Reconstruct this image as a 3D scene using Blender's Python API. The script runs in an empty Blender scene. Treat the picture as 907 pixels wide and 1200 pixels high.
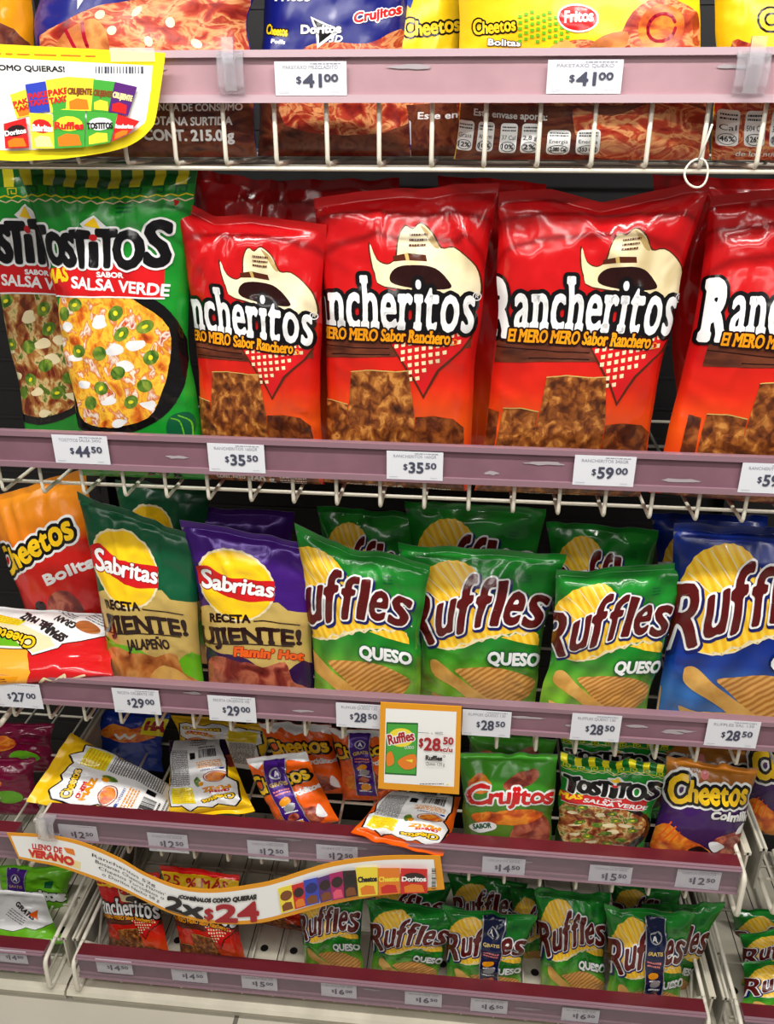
import bpy, math, random
import numpy as np
from mathutils import Matrix, Vector
from mathutils.geometry import tessellate_polygon

scene = bpy.context.scene
COL = scene.collection

# ------------------------------------------------------------------ camera
CAM = np.array([.0986, -.9033, 1.4715])
FPX = 1000.0
def cam_axes(p, yw, r):
    f = np.array([math.sin(yw)*math.cos(p), math.cos(yw)*math.cos(p), -math.sin(p)])
    r0 = np.array([math.cos(yw), -math.sin(yw), 0.]); u0 = np.cross(r0, f)
    return math.cos(r)*r0+math.sin(r)*u0, -math.sin(r)*r0+math.cos(r)*u0, f
RI, UP, FW = cam_axes(.437, -.0991, .0008)
cd = bpy.data.cameras.new('camera'); co = bpy.data.objects.new('camera', cd); COL.objects.link(co)
co.matrix_world = Matrix(((RI[0], UP[0], -FW[0], CAM[0]), (RI[1], UP[1], -FW[1], CAM[1]), (RI[2], UP[2], -FW[2], CAM[2]), (0, 0, 0, 1)))
cd.sensor_fit = 'VERTICAL'; cd.sensor_height = 36; cd.sensor_width = 27; cd.lens = FPX/1200*36
cd.clip_start = .05; cd.clip_end = 50
scene.camera = co

# ------------------------------------------------------------------ light
w = bpy.data.worlds.new('world'); scene.world = w; w.use_nodes = True
w.node_tree.nodes['Background'].inputs[0].default_value = (1.0, .97, .93, 1)
w.node_tree.nodes['Background'].inputs[1].default_value = .15
def area(name, loc, rot, sx, sy, power, col=(1, .97, .92)):
    l = bpy.data.lights.new(name, 'AREA'); l.shape = 'RECTANGLE'; l.size = sx; l.size_y = sy; l.energy = power; l.color = col
    o = bpy.data.objects.new(name, l); COL.objects.link(o); o.location = loc; o.rotation_euler = rot
    return o
# rows of fluorescent ceiling fixtures over the aisle
area('ceiling_tube_light', (.1, -.60, 2.45), (math.radians(10), 0, 0), 2.4, .07, 40)
area('ceiling_tube_light', (.1, -1.5, 2.75), (math.radians(25), 0, 0), 2.4, .08, 18)
area('ceiling_tube_light', (-.1, -2.5, 2.75), (math.radians(40), 0, 0), 2.4, .10, 9)
area('ceiling_tube_light', (-1.7, -1.2, 2.75), (math.radians(25), 0, math.radians(-35)), .3, 1.2, 8)
area('ceiling_tube_light', (1.9, -1.3, 2.75), (math.radians(25), 0, math.radians(35)), .3, 1.2, 8)
vs = scene.view_settings
vs.view_transform = 'Standard'; vs.look = 'None'; vs.gamma = 1; vs.exposure = 0.0; vs.use_curve_mapping = False
scene.cycles.max_bounces = 6; scene.cycles.transparent_max_bounces = 8
scene.cycles.use_denoising = True

# ------------------------------------------------------------------ small helpers
def ray(px, py):
    d = FW + RI*(px-453.5)/FPX + UP*(600-py)/FPX
    return d
def at_y(px, py, y):
    d = ray(px, py); return CAM + d*((y-CAM[1])/d[1])
def lin(c):
    return tuple((x/255/12.92 if x/255 <= .04045 else ((x/255+.055)/1.055)**2.4) for x in c)
def smooth(e0, e1, x):
    t = np.clip((x-e0)/(e1-e0), 0, 1); return t*t*(3-2*t)

# ------------------------------------------------------------------ materials
M = {}
def new_mat(name):
    m = bpy.data.materials.new(name); m.use_nodes = True; M[name] = m
    nt = m.node_tree; return m, nt, nt.nodes['Principled BSDF']
def set_in(b, **k):
    for n, v in k.items(): b.inputs[n.replace('_', ' ')].default_value = v
def bumps(nt, b, scale, strength, dist, detail=2.0):
    tc = nt.nodes.new('ShaderNodeTexCoord'); no = nt.nodes.new('ShaderNodeTexNoise'); bu = nt.nodes.new('ShaderNodeBump')
    no.inputs['Scale'].default_value = scale; no.inputs['Detail'].default_value = detail
    bu.inputs['Strength'].default_value = strength; bu.inputs['Distance'].default_value = dist
    nt.links.new(tc.outputs['Object'], no.inputs['Vector']); nt.links.new(no.outputs['Fac'], bu.inputs['Height']); nt.links.new(bu.outputs['Normal'], b.inputs['Normal'])
def film(name, rgb, rough=.14, metal=0., bump=.18):
    m, nt, b = new_mat(name)
    set_in(b, Base_Color=(*lin(rgb), 1), Roughness=rough, Metallic=metal, Specular_IOR_Level=.55)
    if bump: bumps(nt, b, 38, bump, .004, 2)
    return m
def paint(name, rgb, rough=.5, metal=0., var=0., vs_=30, bump=0.):
    m, nt, b = new_mat(name); set_in(b, Base_Color=(*lin(rgb), 1), Roughness=rough, Metallic=metal)
    if var:
        tc = nt.nodes.new('ShaderNodeTexCoord'); no = nt.nodes.new('ShaderNodeTexNoise'); cr = nt.nodes.new('ShaderNodeValToRGB')
        no.inputs['Scale'].default_value = vs_; no.inputs['Detail'].default_value = 6
        c = np.array(lin(rgb))
        cr.color_ramp.elements[0].position = .35; cr.color_ramp.elements[1].position = .72
        cr.color_ramp.elements[0].color = (*np.clip(c*(1-var), 0, 1), 1); cr.color_ramp.elements[1].color = (*np.clip(c*(1+var), 0, 1), 1)
        nt.links.new(tc.outputs['Object'], no.inputs['Vector']); nt.links.new(no.outputs['Fac'], cr.inputs[0]); nt.links.new(cr.outputs[0], b.inputs['Base Color'])
    if bump: bumps(nt, b, 120, bump, .002)
    return m
def grad_film(name, stops, rough=.14, wob=.05, stripes=None, metal=0.):
    """printed film whose print runs through several inks from bottom to top of the bag"""
    m, nt, b = new_mat(name); set_in(b, Roughness=rough, Specular_IOR_Level=.55, Metallic=metal)
    uv = nt.nodes.new('ShaderNodeUVMap'); sp = nt.nodes.new('ShaderNodeSeparateXYZ'); cr = nt.nodes.new('ShaderNodeValToRGB')
    no = nt.nodes.new('ShaderNodeTexNoise'); no.inputs['Scale'].default_value = 3.5
    ma = nt.nodes.new('ShaderNodeMath'); ma.operation = 'MULTIPLY_ADD'; ma.inputs[1].default_value = wob*2
    nt.links.new(uv.outputs[0], sp.inputs[0]); nt.links.new(uv.outputs[0], no.inputs['Vector'])
    nt.links.new(no.outputs['Fac'], ma.inputs[0]); nt.links.new(sp.outputs['Y'], ma.inputs[2])
    el = cr.color_ramp.elements
    while len(el) < len(stops): el.new(.5)
    for e, (p, c) in zip(el, stops): e.position = p+wob if p > 0 else 0; e.color = (*lin(c), 1)
    nt.links.new(ma.outputs[0], cr.inputs[0]); out = cr.outputs[0]
    if stripes:
        wv = nt.nodes.new('ShaderNodeTexWave'); wv.wave_type = 'RINGS'; wv.rings_direction = 'SPHERICAL'; wv.inputs['Scale'].default_value = stripes[1]; wv.inputs['Distortion'].default_value = 1.2
        mp = nt.nodes.new('ShaderNodeMapping'); mp.inputs['Location'].default_value = (-1.1, .2, 0)
        nt.links.new(uv.outputs[0], mp.inputs['Vector']); nt.links.new(mp.outputs[0], wv.inputs['Vector'])
        mx = nt.nodes.new('ShaderNodeMixRGB'); mx.blend_type = 'MULTIPLY'; mx.inputs[2].default_value = (*[stripes[0]]*3, 1)
        nt.links.new(wv.outputs['Fac'], mx.inputs[0]); nt.links.new(out, mx.inputs[1]); out = mx.outputs[0]
    nt.links.new(out, b.inputs['Base Color']); bumps(nt, b, 38, .18, .004)
    return m
def food(name, stops, scale=14, detail=5, vor=0., sy=1.3, rough=.36, dist=.6):
    """printed snack picture: mottled inks"""
    m, nt, b = new_mat(name); set_in(b, Roughness=rough)
    uv = nt.nodes.new('ShaderNodeUVMap'); mp = nt.nodes.new('ShaderNodeMapping'); mp.inputs['Scale'].default_value = (1, sy, 1)
    oi = nt.nodes.new('ShaderNodeObjectInfo'); cmb = nt.nodes.new('ShaderNodeCombineXYZ'); mm = nt.nodes.new('ShaderNodeMath'); mm.operation = 'MULTIPLY'; mm.inputs[1].default_value = 9
    nt.links.new(oi.outputs['Random'], mm.inputs[0]); nt.links.new(mm.outputs[0], cmb.inputs[2]); nt.links.new(cmb.outputs[0], mp.inputs['Location'])
    nt.links.new(uv.outputs[0], mp.inputs['Vector'])
    no = nt.nodes.new('ShaderNodeTexNoise'); no.inputs['Scale'].default_value = scale; no.inputs['Detail'].default_value = detail; no.inputs['Distortion'].default_value = dist
    nt.links.new(mp.outputs[0], no.inputs['Vector']); fac = no.outputs['Fac']
    if vor:
        vo = nt.nodes.new('ShaderNodeTexVoronoi'); vo.inputs['Scale'].default_value = scale*1.2
        nt.links.new(mp.outputs[0], vo.inputs['Vector'])
        mx = nt.nodes.new('ShaderNodeMixRGB'); mx.inputs[0].default_value = vor
        nt.links.new(fac, mx.inputs[1]); sx = nt.nodes.new('ShaderNodeSeparateXYZ'); nt.links.new(vo.outputs['Color'], sx.inputs[0]); nt.links.new(sx.outputs['X'], mx.inputs[2]); fac = mx.outputs[0]
    cr = nt.nodes.new('ShaderNodeValToRGB'); el = cr.color_ramp.elements
    while len(el) < len(stops): el.new(.5)
    for e, (p, c) in zip(el, stops): e.position = p; e.color = (*lin(c), 1)
    nt.links.new(fac, cr.inputs[0]); nt.links.new(cr.outputs[0], b.inputs['Base Color'])
    return m
def ridged(name, c1, c2, scale, ang):
    """ridged chip picture: printed stripes"""
    m, nt, b = new_mat(name); set_in(b, Roughness=.36)
    uv = nt.nodes.new('ShaderNodeUVMap'); mp = nt.nodes.new('ShaderNodeMapping'); mp.inputs['Rotation'].default_value = (0, 0, math.radians(ang))
    wv = nt.nodes.new('ShaderNodeTexWave'); wv.bands_direction = 'X'; wv.inputs['Scale'].default_value = scale; wv.inputs['Distortion'].default_value = 1.5; wv.inputs['Detail Scale'].default_value = 1.5
    cr = nt.nodes.new('ShaderNodeValToRGB'); cr.color_ramp.elements[0].color = (*lin(c1), 1); cr.color_ramp.elements[1].color = (*lin(c2), 1)
    cr.color_ramp.elements[0].position = .2; cr.color_ramp.elements[1].position = .75
    nt.links.new(uv.outputs[0], mp.inputs['Vector']); nt.links.new(mp.outputs[0], wv.inputs['Vector']); nt.links.new(wv.outputs['Fac'], cr.inputs[0]); nt.links.new(cr.outputs[0], b.inputs['Base Color'])
    return m

film('white', (238, 238, 238)); film('black', (16, 14, 16)); film('silver', (185, 186, 190), .32, .6); film('grey_print', (120, 120, 122))
film('red', (196, 20, 22), .24); film('red_dark', (150, 14, 18)); film('red_flag', (206, 26, 30))
film('green', (22, 140, 40), .26); film('green_dark', (8, 84, 50), .3); film('green_lime', (104, 178, 30), .28); film('green_line', (18, 104, 36))
film('yellow', (248, 200, 20), .28); film('yellow_print', (255, 208, 28)); film('yellow_lemon', (232, 220, 40)); film('amber', (232, 150, 16))
film('orange', (240, 96, 14), .26); film('orange_pale', (250, 170, 50), .26)
film('purple', (70, 26, 128), .24, .25); film('purple_dark', (48, 18, 70), .27); film('navy', (18, 24, 96), .28); film('blue', (10, 50, 150), .25); film('blue_deep', (14, 22, 110), .27); film('blue_dark', (8, 20, 60))
film('maroon', (88, 16, 16), .2); film('brown', (84, 36, 20)); film('brown_dark', (38, 12, 10)); film('plank', (96, 44, 26)); film('gold', (206, 176, 98), .3, .15)
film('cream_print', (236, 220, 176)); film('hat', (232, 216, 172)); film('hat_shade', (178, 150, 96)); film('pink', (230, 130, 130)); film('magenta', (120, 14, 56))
film('crimson', (160, 16, 40))
grad_film('ranch_red', [(0, (214, 56, 18)), (.10, (232, 84, 22)), (.26, (214, 40, 20)), (.40, (196, 22, 22)), (1, (192, 16, 22))], .16, .05)
grad_film('ruffle_green', [(0, (120, 186, 50)), (.16, (140, 200, 60)), (.30, (70, 160, 46)), (.42, (26, 134, 40)), (1, (30, 142, 46))], .16, .05, (.62, 1.6))
grad_film('ruffle_blue', [(0, (50, 110, 196)), (.14, (70, 132, 210)), (.30, (16, 58, 154)), (.45, (8, 40, 130)), (1, (10, 44, 138))], .26, .05, (.6, 1.6))
grad_film('cruj_green', [(0, (88, 130, 36)), (.3, (84, 126, 36)), (.6, (56, 138, 32)), (1, (72, 160, 44))], .27, .06)
grad_film('colmillo', [(0, (42, 14, 52)), (.3, (56, 20, 84)), (.72, (64, 24, 100)), (.80, (150, 90, 30)), (1, (186, 116, 30))], .27, .02)
grad_film('bolita_film', [(0, (150, 20, 16)), (.3, (206, 24, 20)), (.62, (206, 30, 20)), (.70, (236, 130, 20)), (1, (240, 150, 30))], .27, .03)
food('cracker', [(.25, (30, 12, 6)), (.42, (98, 46, 16)), (.55, (150, 84, 32)), (.66, (206, 140, 66)), (.78, (110, 44, 16))], 17, 8, .12)
food('cracker_dark', [(.25, (26, 8, 4)), (.45, (84, 34, 12)), (.6, (136, 70, 26)), (.75, (170, 96, 40))], 15, 7)
food('nachos', [(.24, (150, 50, 16)), (.34, (206, 92, 24)), (.42, (236, 150, 40)), (.50, (250, 200, 60)), (.56, (214, 110, 30)), (.62, (246, 236, 220)), (.67, (190, 40, 20)), (.74, (250, 190, 60))], 11, 8, .10, dist=.35)
food('nachos_mild', [(.2, (40, 60, 14)), (.38, (110, 30, 20)), (.5, (170, 110, 50)), (.57, (220, 190, 130)), (.62, (80, 110, 30)), (.7, (90, 100, 30)), (.8, (180, 60, 30))], 12, 7, .12, dist=.4)
food('salsa_snack', [(.2, (60, 8, 8)), (.36, (140, 26, 18)), (.46, (180, 60, 34)), (.54, (222, 156, 100)), (.60, (160, 34, 22)), (.68, (206, 110, 60)), (.8, (240, 210, 170))], 7, 6, .12, dist=1.4)
food('salsa_dark', [(.2, (30, 8, 8)), (.4, (84, 26, 18)), (.55, (120, 62, 36)), (.7, (60, 16, 14))], 8, 6, .1, dist=1.3)
food('potato', [(.25, (120, 50, 20)), (.45, (186, 108, 50)), (.6, (214, 150, 80)), (.78, (160, 84, 36))], 6, 4)
food('potato_red', [(.25, (70, 14, 16)), (.45, (140, 50, 40)), (.6, (196, 110, 80)), (.78, (110, 24, 28))], 7, 4)
food('puffs', [(.25, (120, 30, 10)), (.45, (210, 90, 20)), (.6, (240, 150, 40)), (.78, (190, 60, 20))], 7, 4)
food('hat_felt', [(.2, (196, 170, 112)), (.5, (236, 220, 178)), (.8, (250, 240, 210))], 4, 2)
food('jalapeno', [(.3, (40, 84, 20)), (.5, (96, 130, 40)), (.7, (150, 166, 60))], 16, 3)
food('wood_plank', [(.3, (62, 26, 16)), (.5, (92, 42, 24)), (.7, (112, 56, 32))], 5, 4, 0, 6)
ridged('chip_ridged', (182, 118, 50), (218, 164, 88), 10, 62)
ridged('chip_sun', (240, 184, 30), (250, 208, 66), 6, -28)
food('chip_plain', [(.3, (200, 140, 62)), (.5, (220, 168, 86)), (.7, (230, 184, 104))], 5, 4)
paint('paper', (222, 223, 230), .5); paint('ink', (66, 68, 88), .6); paint('ink_pale', (150, 150, 160), .6); paint('card_orange', (238, 160, 24), .45); paint('card_yellow', (255, 232, 30), .4); paint('card_white', (250, 250, 248), .4)
paint('ink_red', (170, 20, 34), .5); paint('ink_black', (30, 26, 28), .5); paint('p_blue', (50, 70, 190), .4); paint('p_green', (70, 170, 60), .4); paint('p_red', (214, 34, 34), .4); paint('p_purple', (90, 36, 120), .4); paint('p_orange', (238, 130, 30), .4); paint('p_pink', (236, 90, 120), .4); paint('p_cream', (246, 226, 160), .4); paint('p_magenta', (176, 24, 100), .4); paint('p_dark', (44, 22, 26), .4); paint('p_lemon', (250, 226, 60), .4); paint('p_navy', (28, 36, 110), .4); paint('p_brown', (130, 70, 30), .4)
paint('wire_white', (222, 216, 200), .35); paint('cream_metal', (206, 200, 182), .42, 0, .10, 20); paint('grey_plate', (150, 146, 136), .45, 0, .2, 14)
paint('rail_mauve', (128, 92, 105), .34, 0, .10, 22); paint('rail_glare', (178, 142, 150), .3, 0, .08, 22); paint('lip_glare', (196, 170, 178), .2); paint('rail_lip', (144, 112, 123), .22); paint('rail_ledge', (100, 28, 38), .34, 0, .12, 24); paint('back_black', (16, 15, 17), .6); paint('scuff', (170, 160, 164), .5)
paint('post_dark', (40, 38, 40), .5, .3)
m, nt, b = new_mat('clear_plastic'); set_in(b, Base_Color=(.9, .9, .95, 1), Roughness=.12, Transmission_Weight=.75, Alpha=.6)
m, nt, b = new_mat('clear_rail'); set_in(b, Base_Color=(.30, .25, .29, 1), Roughness=.2, Alpha=.17)
m, nt, b = new_mat('clear_tape'); set_in(b, Base_Color=(.95, .94, .9, 1), Roughness=.15, Alpha=.3)

# floor tiles
m, nt, b = new_mat('floor_tile'); set_in(b, Roughness=.3)
tc = nt.nodes.new('ShaderNodeTexCoord'); br = nt.nodes.new('ShaderNodeTexBrick'); br.offset = 0
set_in(br, Scale=1.0, Mortar_Size=.004, Brick_Width=.6, Row_Height=.6, Color1=(*lin((196, 190, 176)), 1), Color2=(*lin((188, 182, 168)), 1), Mortar=(*lin((110, 104, 96)), 1))
mp = nt.nodes.new('ShaderNodeMapping'); mp.inputs['Location'].default_value = (.24, .12, 0)
no = nt.nodes.new('ShaderNodeTexNoise'); no.inputs['Scale'].default_value = 9; no.inputs['Detail'].default_value = 6
mx = nt.nodes.new('ShaderNodeMixRGB'); mx.blend_type = 'MULTIPLY'; mx.inputs[0].default_value = .15
nt.links.new(tc.outputs['Object'], mp.inputs['Vector']); nt.links.new(mp.outputs[0], br.inputs['Vector']); nt.links.new(tc.outputs['Object'], no.inputs['Vector'])
nt.links.new(br.outputs['Color'], mx.inputs[1]); nt.links.new(no.outputs['Fac'], mx.inputs[2]); nt.links.new(mx.outputs[0], b.inputs['Base Color'])

# ------------------------------------------------------------------ mesh building
class MB:
    """collects vertices/faces with a material each; build() links ONE mesh object"""
    def __init__(s): s.v = []; s.f = []; s.m = []; s.sm = []
    def add(s, vs, fs, mat, smooth_=False):
        o = len(s.v); s.v += [tuple(map(float, p)) for p in vs]; s.f += [tuple(i+o for i in f) for f in fs]; s.m += [mat]*len(fs); s.sm += [smooth_]*len(fs)
    def box(s, a, b_, mat):
        x0, y0, z0 = a; x1, y1, z1 = b_
        s.add([(x0, y0, z0), (x1, y0, z0), (x1, y1, z0), (x0, y1, z0), (x0, y0, z1), (x1, y0, z1), (x1, y1, z1), (x0, y1, z1)],
              [(0, 3, 2, 1), (4, 5, 6, 7), (0, 1, 5, 4), (1, 2, 6, 5), (2, 3, 7, 6), (3, 0, 4, 7)], mat)
    def prism_x(s, prof, x0, x1, mat, mats=None):
        """profile in (y,z) swept along x"""
        n = len(prof); vs_ = [(x0, y, z) for y, z in prof]+[(x1, y, z) for y, z in prof]
        for i in range(n):
            j = (i+1) % n
            s.add([vs_[i], vs_[j], vs_[n+j], vs_[n+i]], [(0, 1, 2, 3)], mats[i] if mats else mat)
        s.add(vs_[:n], [tuple(range(n))[::-1]], mat); s.add(vs_[n:], [tuple(range(n))], mat)
    def tube(s, pts, r, mat, n=7, closed=False):
        P = [np.array(p, float) for p in pts]; N = len(P); rings = []
        up = None
        for i in range(N):
            if closed: t = P[(i+1) % N]-P[i-1]
            else: t = P[min(i+1, N-1)]-P[max(i-1, 0)]
            t = t/np.linalg.norm(t)
            if up is None: up = np.array([0, 0, 1.]) if abs(t[2]) < .9 else np.array([0, 1., 0])
            a = np.cross(t, up); a /= np.linalg.norm(a); b_ = np.cross(a, t); up = b_
            rings.append([P[i]+r*(math.cos(2*math.pi*k/n)*a+math.sin(2*math.pi*k/n)*b_) for k in range(n)])
        vs_ = [p for rr in rings for p in rr]; fs = []
        for i in range(N if closed else N-1):
            j = (i+1) % N
            for k in range(n): fs.append((i*n+k, i*n+(k+1) % n, j*n+(k+1) % n, j*n+k))
        if not closed: fs += [tuple(range(n))[::-1], tuple((N-1)*n+k for k in range(n))]
        s.add(vs_, fs, mat, True)
    def build(s, name, parent=None, loc=None):
        me = bpy.data.meshes.new(name); o_ = np.array(loc if loc is not None else (0, 0, 0.))
        me.from_pydata([tuple(np.array(p)-o_) for p in s.v], [], s.f)
        mats = list(dict.fromkeys(s.m))
        for k in mats: me.materials.append(M[k])
        me.polygons.foreach_set('material_index', [mats.index(k) for k in s.m]); me.polygons.foreach_set('use_smooth', s.sm)
        ob = bpy.data.objects.new(name, me); COL.objects.link(ob)
        if parent is not None: ob.parent = parent
        else: ob.location = tuple(o_)
        return ob
def tag(o, label=None, cat=None, group=None, kind=None):
    if label: o['label'] = label
    if cat: o['category'] = cat
    if group: o['group'] = group
    if kind: o['kind'] = kind
    return o
def empty(name, loc, label, cat, group=None):
    o = bpy.data.objects.new(name, None); COL.objects.link(o); o.location = tuple(loc); o.empty_display_size = .05
    return tag(o, label, cat, group)
def fillet(a, b_, c, r, n=4):
    a, b_, c = map(lambda p: np.array(p, float), (a, b_, c)); d1 = (a-b_)/np.linalg.norm(a-b_); d2 = (c-b_)/np.linalg.norm(c-b_)
    p, q = b_+d1*r, b_+d2*r
    return [tuple((1-t)**2*p+2*t*(1-t)*b_+t*t*q) for t in np.linspace(0, 1, n)]
def soup_mesh(name, V, T, mi, mats, UV, NR, parent):
    """triangle mesh with uv and custom normals"""
    me = bpy.data.meshes.new(name); nv, nt_ = len(V), len(T)
    me.vertices.add(nv); me.vertices.foreach_set('co', V.astype(np.float32).ravel())
    me.loops.add(nt_*3); me.loops.foreach_set('vertex_index', T.astype(np.int32).ravel())
    me.polygons.add(nt_); me.polygons.foreach_set('loop_start', np.arange(0, nt_*3, 3, dtype=np.int32))
    me.polygons.foreach_set('material_index', mi.astype(np.int32)); me.polygons.foreach_set('use_smooth', np.ones(nt_, bool))
    uvl = me.uv_layers.new(name='UVMap'); uvl.data.foreach_set('uv', UV[T.ravel()].astype(np.float32).ravel())
    for k in mats: me.materials.append(M[k])
    me.update(); me.validate()
    me.normals_split_custom_set_from_vertices(NR.tolist())
    ob = bpy.data.objects.new(name, me); COL.objects.link(ob); ob.parent = parent
    return ob
# ------------------------------------------------------------------ flat print: text and shapes as triangle soups
_glyph = {}
def glyph(s):
    """triangles (N,3,2) and outline edges (E,2,2) of a string, cap height 1"""
    if s in _glyph: return _glyph[s]
    cu = bpy.data.curves.new('type', 'FONT'); cu.body = s; cu.resolution_u = 3; cu.fill_mode = 'FRONT'
    ob = bpy.data.objects.new('type', cu); me = ob.to_mesh(); me.calc_loop_triangles()
    V = np.array([v.co[:2] for v in me.vertices]).reshape(-1, 2)
    T = np.array([t.vertices[:] for t in me.loop_triangles], int).reshape(-1, 3)
    cnt = {}
    for t in T:
        for a, b_ in ((t[0], t[1]), (t[1], t[2]), (t[2], t[0])):
            k = (min(a, b_), max(a, b_)); cnt[k] = cnt.get(k, 0)+1
    E = np.array([k for k, c in cnt.items() if c == 1], int).reshape(-1, 2)
    r = (V[T]/CAP, V[E]/CAP); ob.to_mesh_clear(); bpy.data.objects.remove(ob); bpy.data.curves.remove(cu)
    _glyph[s] = r; return r
CAP = 1.0
CAP = glyph('H')[0][..., 1].max(); _glyph.clear()
def ribbon(E, w, n=8):
    """edges thickened to 2w with round joins"""
    d = E[:, 1]-E[:, 0]; L = np.linalg.norm(d, axis=1, keepdims=True); k = L[:, 0] > 1e-9; E = E[k]; d = d[k]/L[k]
    p = np.stack([-d[:, 1], d[:, 0]], 1)*w
    a, b_, c, e = E[:, 0]+p, E[:, 0]-p, E[:, 1]-p, E[:, 1]+p
    out = [np.stack([a, b_, c], 1), np.stack([a, c, e], 1)]
    if not n: return np.concatenate(out)
    pts = np.unique(np.round(E.reshape(-1, 2), 4), axis=0)
    an = np.arange(n)*2*math.pi/n; ring = np.stack([np.cos(an), np.sin(an)], 1)*w
    R_ = pts[:, None]+ring[None]
    for i in range(1, n-1): out.append(np.stack([R_[:, 0], R_[:, i], R_[:, i+1]], 1))
    return np.concatenate(out)
def sdf_grid(T, E, pad, st):
    """signed distance to lettering on a regular grid"""
    lo, hi = T.reshape(-1, 2).min(0)-pad-st, T.reshape(-1, 2).max(0)+pad+st
    nx, ny = [int(math.ceil(q/st))+1 for q in (hi-lo)]
    X, Y = np.meshgrid(lo[0]+np.arange(nx)*st, lo[1]+np.arange(ny)*st); P = np.stack([X.ravel(), Y.ravel()], 1)
    a, d = E[:, 0], E[:, 1]-E[:, 0]; dd = (d*d).sum(1)+1e-12
    ar = np.cross(T[:, 1]-T[:, 0], T[:, 2]-T[:, 0]); T = np.where((ar < 0)[:, None, None], T[:, ::-1], T)
    out = np.empty(len(P))
    for i in range(0, len(P), 1500):
        p = P[i:i+1500]; q = p[:, None]-a[None]; t = ((q*d).sum(2)/dd).clip(0, 1); r = q-t[..., None]*d
        dist = np.sqrt((r*r).sum(2).min(1)); ins = np.zeros(len(p), bool)
        cr = lambda u, v: (v[None, :, 0]-u[None, :, 0])*(p[:, None, 1]-u[None, :, 1])-(v[None, :, 1]-u[None, :, 1])*(p[:, None, 0]-u[None, :, 0])
        ins = ((cr(T[:, 0], T[:, 1]) >= 0) & (cr(T[:, 1], T[:, 2]) >= 0) & (cr(T[:, 2], T[:, 0]) >= 0)).any(1)
        out[i:i+1500] = np.where(ins, -dist, dist)
    return lo, out.reshape(ny, nx)
def iso(lo, S, w, st):
    """filled region S <= w as triangles (marching squares, full cells merged along rows)"""
    F = S-w; ny, nx = F.shape; inn = F <= 0; out = []
    full = inn[:-1, :-1] & inn[:-1, 1:] & inn[1:, :-1] & inn[1:, 1:]; some = (inn[:-1, :-1] | inn[:-1, 1:] | inn[1:, :-1] | inn[1:, 1:]) & ~full
    fr = full.copy()
    for j in range(ny-1):                                          # greedy rectangles
        i = 0
        while i < nx-1:
            if not fr[j, i]: i += 1; continue
            e = i
            while e < nx-1 and fr[j, e]: e += 1
            best = (0, 0, 0)
            for e2 in range(e, i, -max(1, (e-i)//5)):
                j2 = j+1
                while j2 < ny-1 and fr[j2, i:e2].all(): j2 += 1
                q = min(e2-i, 9*(j2-j))*min(j2-j, 9*(e2-i))
                if q > best[0]: best = (q, e2, j2)
            _, e2, j2 = best; fr[j:j2, i:e2] = False
            out += [[(i, j), (e2, j), (e2, j2)], [(i, j), (e2, j2), (i, j2)]]; i = e2
    for j, i in zip(*np.where(some)):
        c = [(i, j), (i+1, j), (i+1, j+1), (i, j+1)]; f_ = [F[j, i], F[j, i+1], F[j+1, i+1], F[j+1, i]]; poly = []
        for k in range(4):
            k2 = (k+1) % 4
            if f_[k] <= 0: poly.append(c[k])
            if (f_[k] <= 0) != (f_[k2] <= 0):
                t = f_[k]/(f_[k]-f_[k2]); poly.append((c[k][0]+(c[k2][0]-c[k][0])*t, c[k][1]+(c[k2][1]-c[k][1])*t))
        for k in range(1, len(poly)-1): out.append([poly[0], poly[k], poly[k+1]])
    return np.array(out, float)*st+lo if out else np.zeros((0, 3, 2))
def subdiv(T, h):
    done = []
    for _ in range(40):
        e = np.linalg.norm(T[:, [1, 2, 0]]-T, axis=2); mx_ = e.max(1); k = mx_ > h
        done.append(T[~k]); T = T[k]
        if not len(T): break
        i = e[k].argmax(1); r = np.arange(len(T)); a, b_, c = T[r, i], T[r, (i+1) % 3], T[r, (i+2) % 3]; m_ = (a+b_)/2
        T = np.concatenate([np.stack([a, m_, c], 1), np.stack([m_, b_, c], 1)])
    return np.concatenate(done)
def clip(T, ax, val, keep_less):
    s = 1 if keep_less else -1
    d = s*(T[..., ax]-val); ins = (d <= 0); n = ins.sum(1); out = [T[n == 3]]
    for t, dd in zip(T[(n == 1) | (n == 2)], d[(n == 1) | (n == 2)]):
        poly = []
        for i in range(3):
            j = (i+1) % 3
            if dd[i] <= 0: poly.append(t[i])
            if (dd[i] <= 0) != (dd[j] <= 0): poly.append(t[i]+(t[j]-t[i])*(dd[i]/(dd[i]-dd[j])))
        for i in range(1, len(poly)-1): out.append(np.array([[poly[0], poly[i], poly[i+1]]]))
    return np.concatenate(out) if out else T[:0]
def spline(pts, n=5, closed=True):
    P = np.array(pts, float); N = len(P); out = []
    for i in range(N if closed else N-1):
        g = lambda k: P[k % N] if closed else P[min(max(k, 0), N-1)]
        p0, p1, p2, p3 = g(i-1), g(i), g(i+1), g(i+2)
        for t in np.arange(n)/n:
            out.append(.5*((2*p1)+(-p0+p2)*t+(2*p0-5*p1+4*p2-p3)*t*t+(-p0+3*p1-3*p2+p3)*t**3))
    if not closed: out.append(P[-1])
    return np.array(out)
def ell(cx, cy, rx, ry, n=32, rot=0., a0=0, a1=360):
    a = np.radians(np.linspace(a0, a1, n, endpoint=(a1-a0) < 360)); x, y = rx*np.cos(a), ry*np.sin(a); r = math.radians(rot)
    return np.stack([cx+x*math.cos(r)-y*math.sin(r), cy+x*math.sin(r)+y*math.cos(r)], 1)
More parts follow.
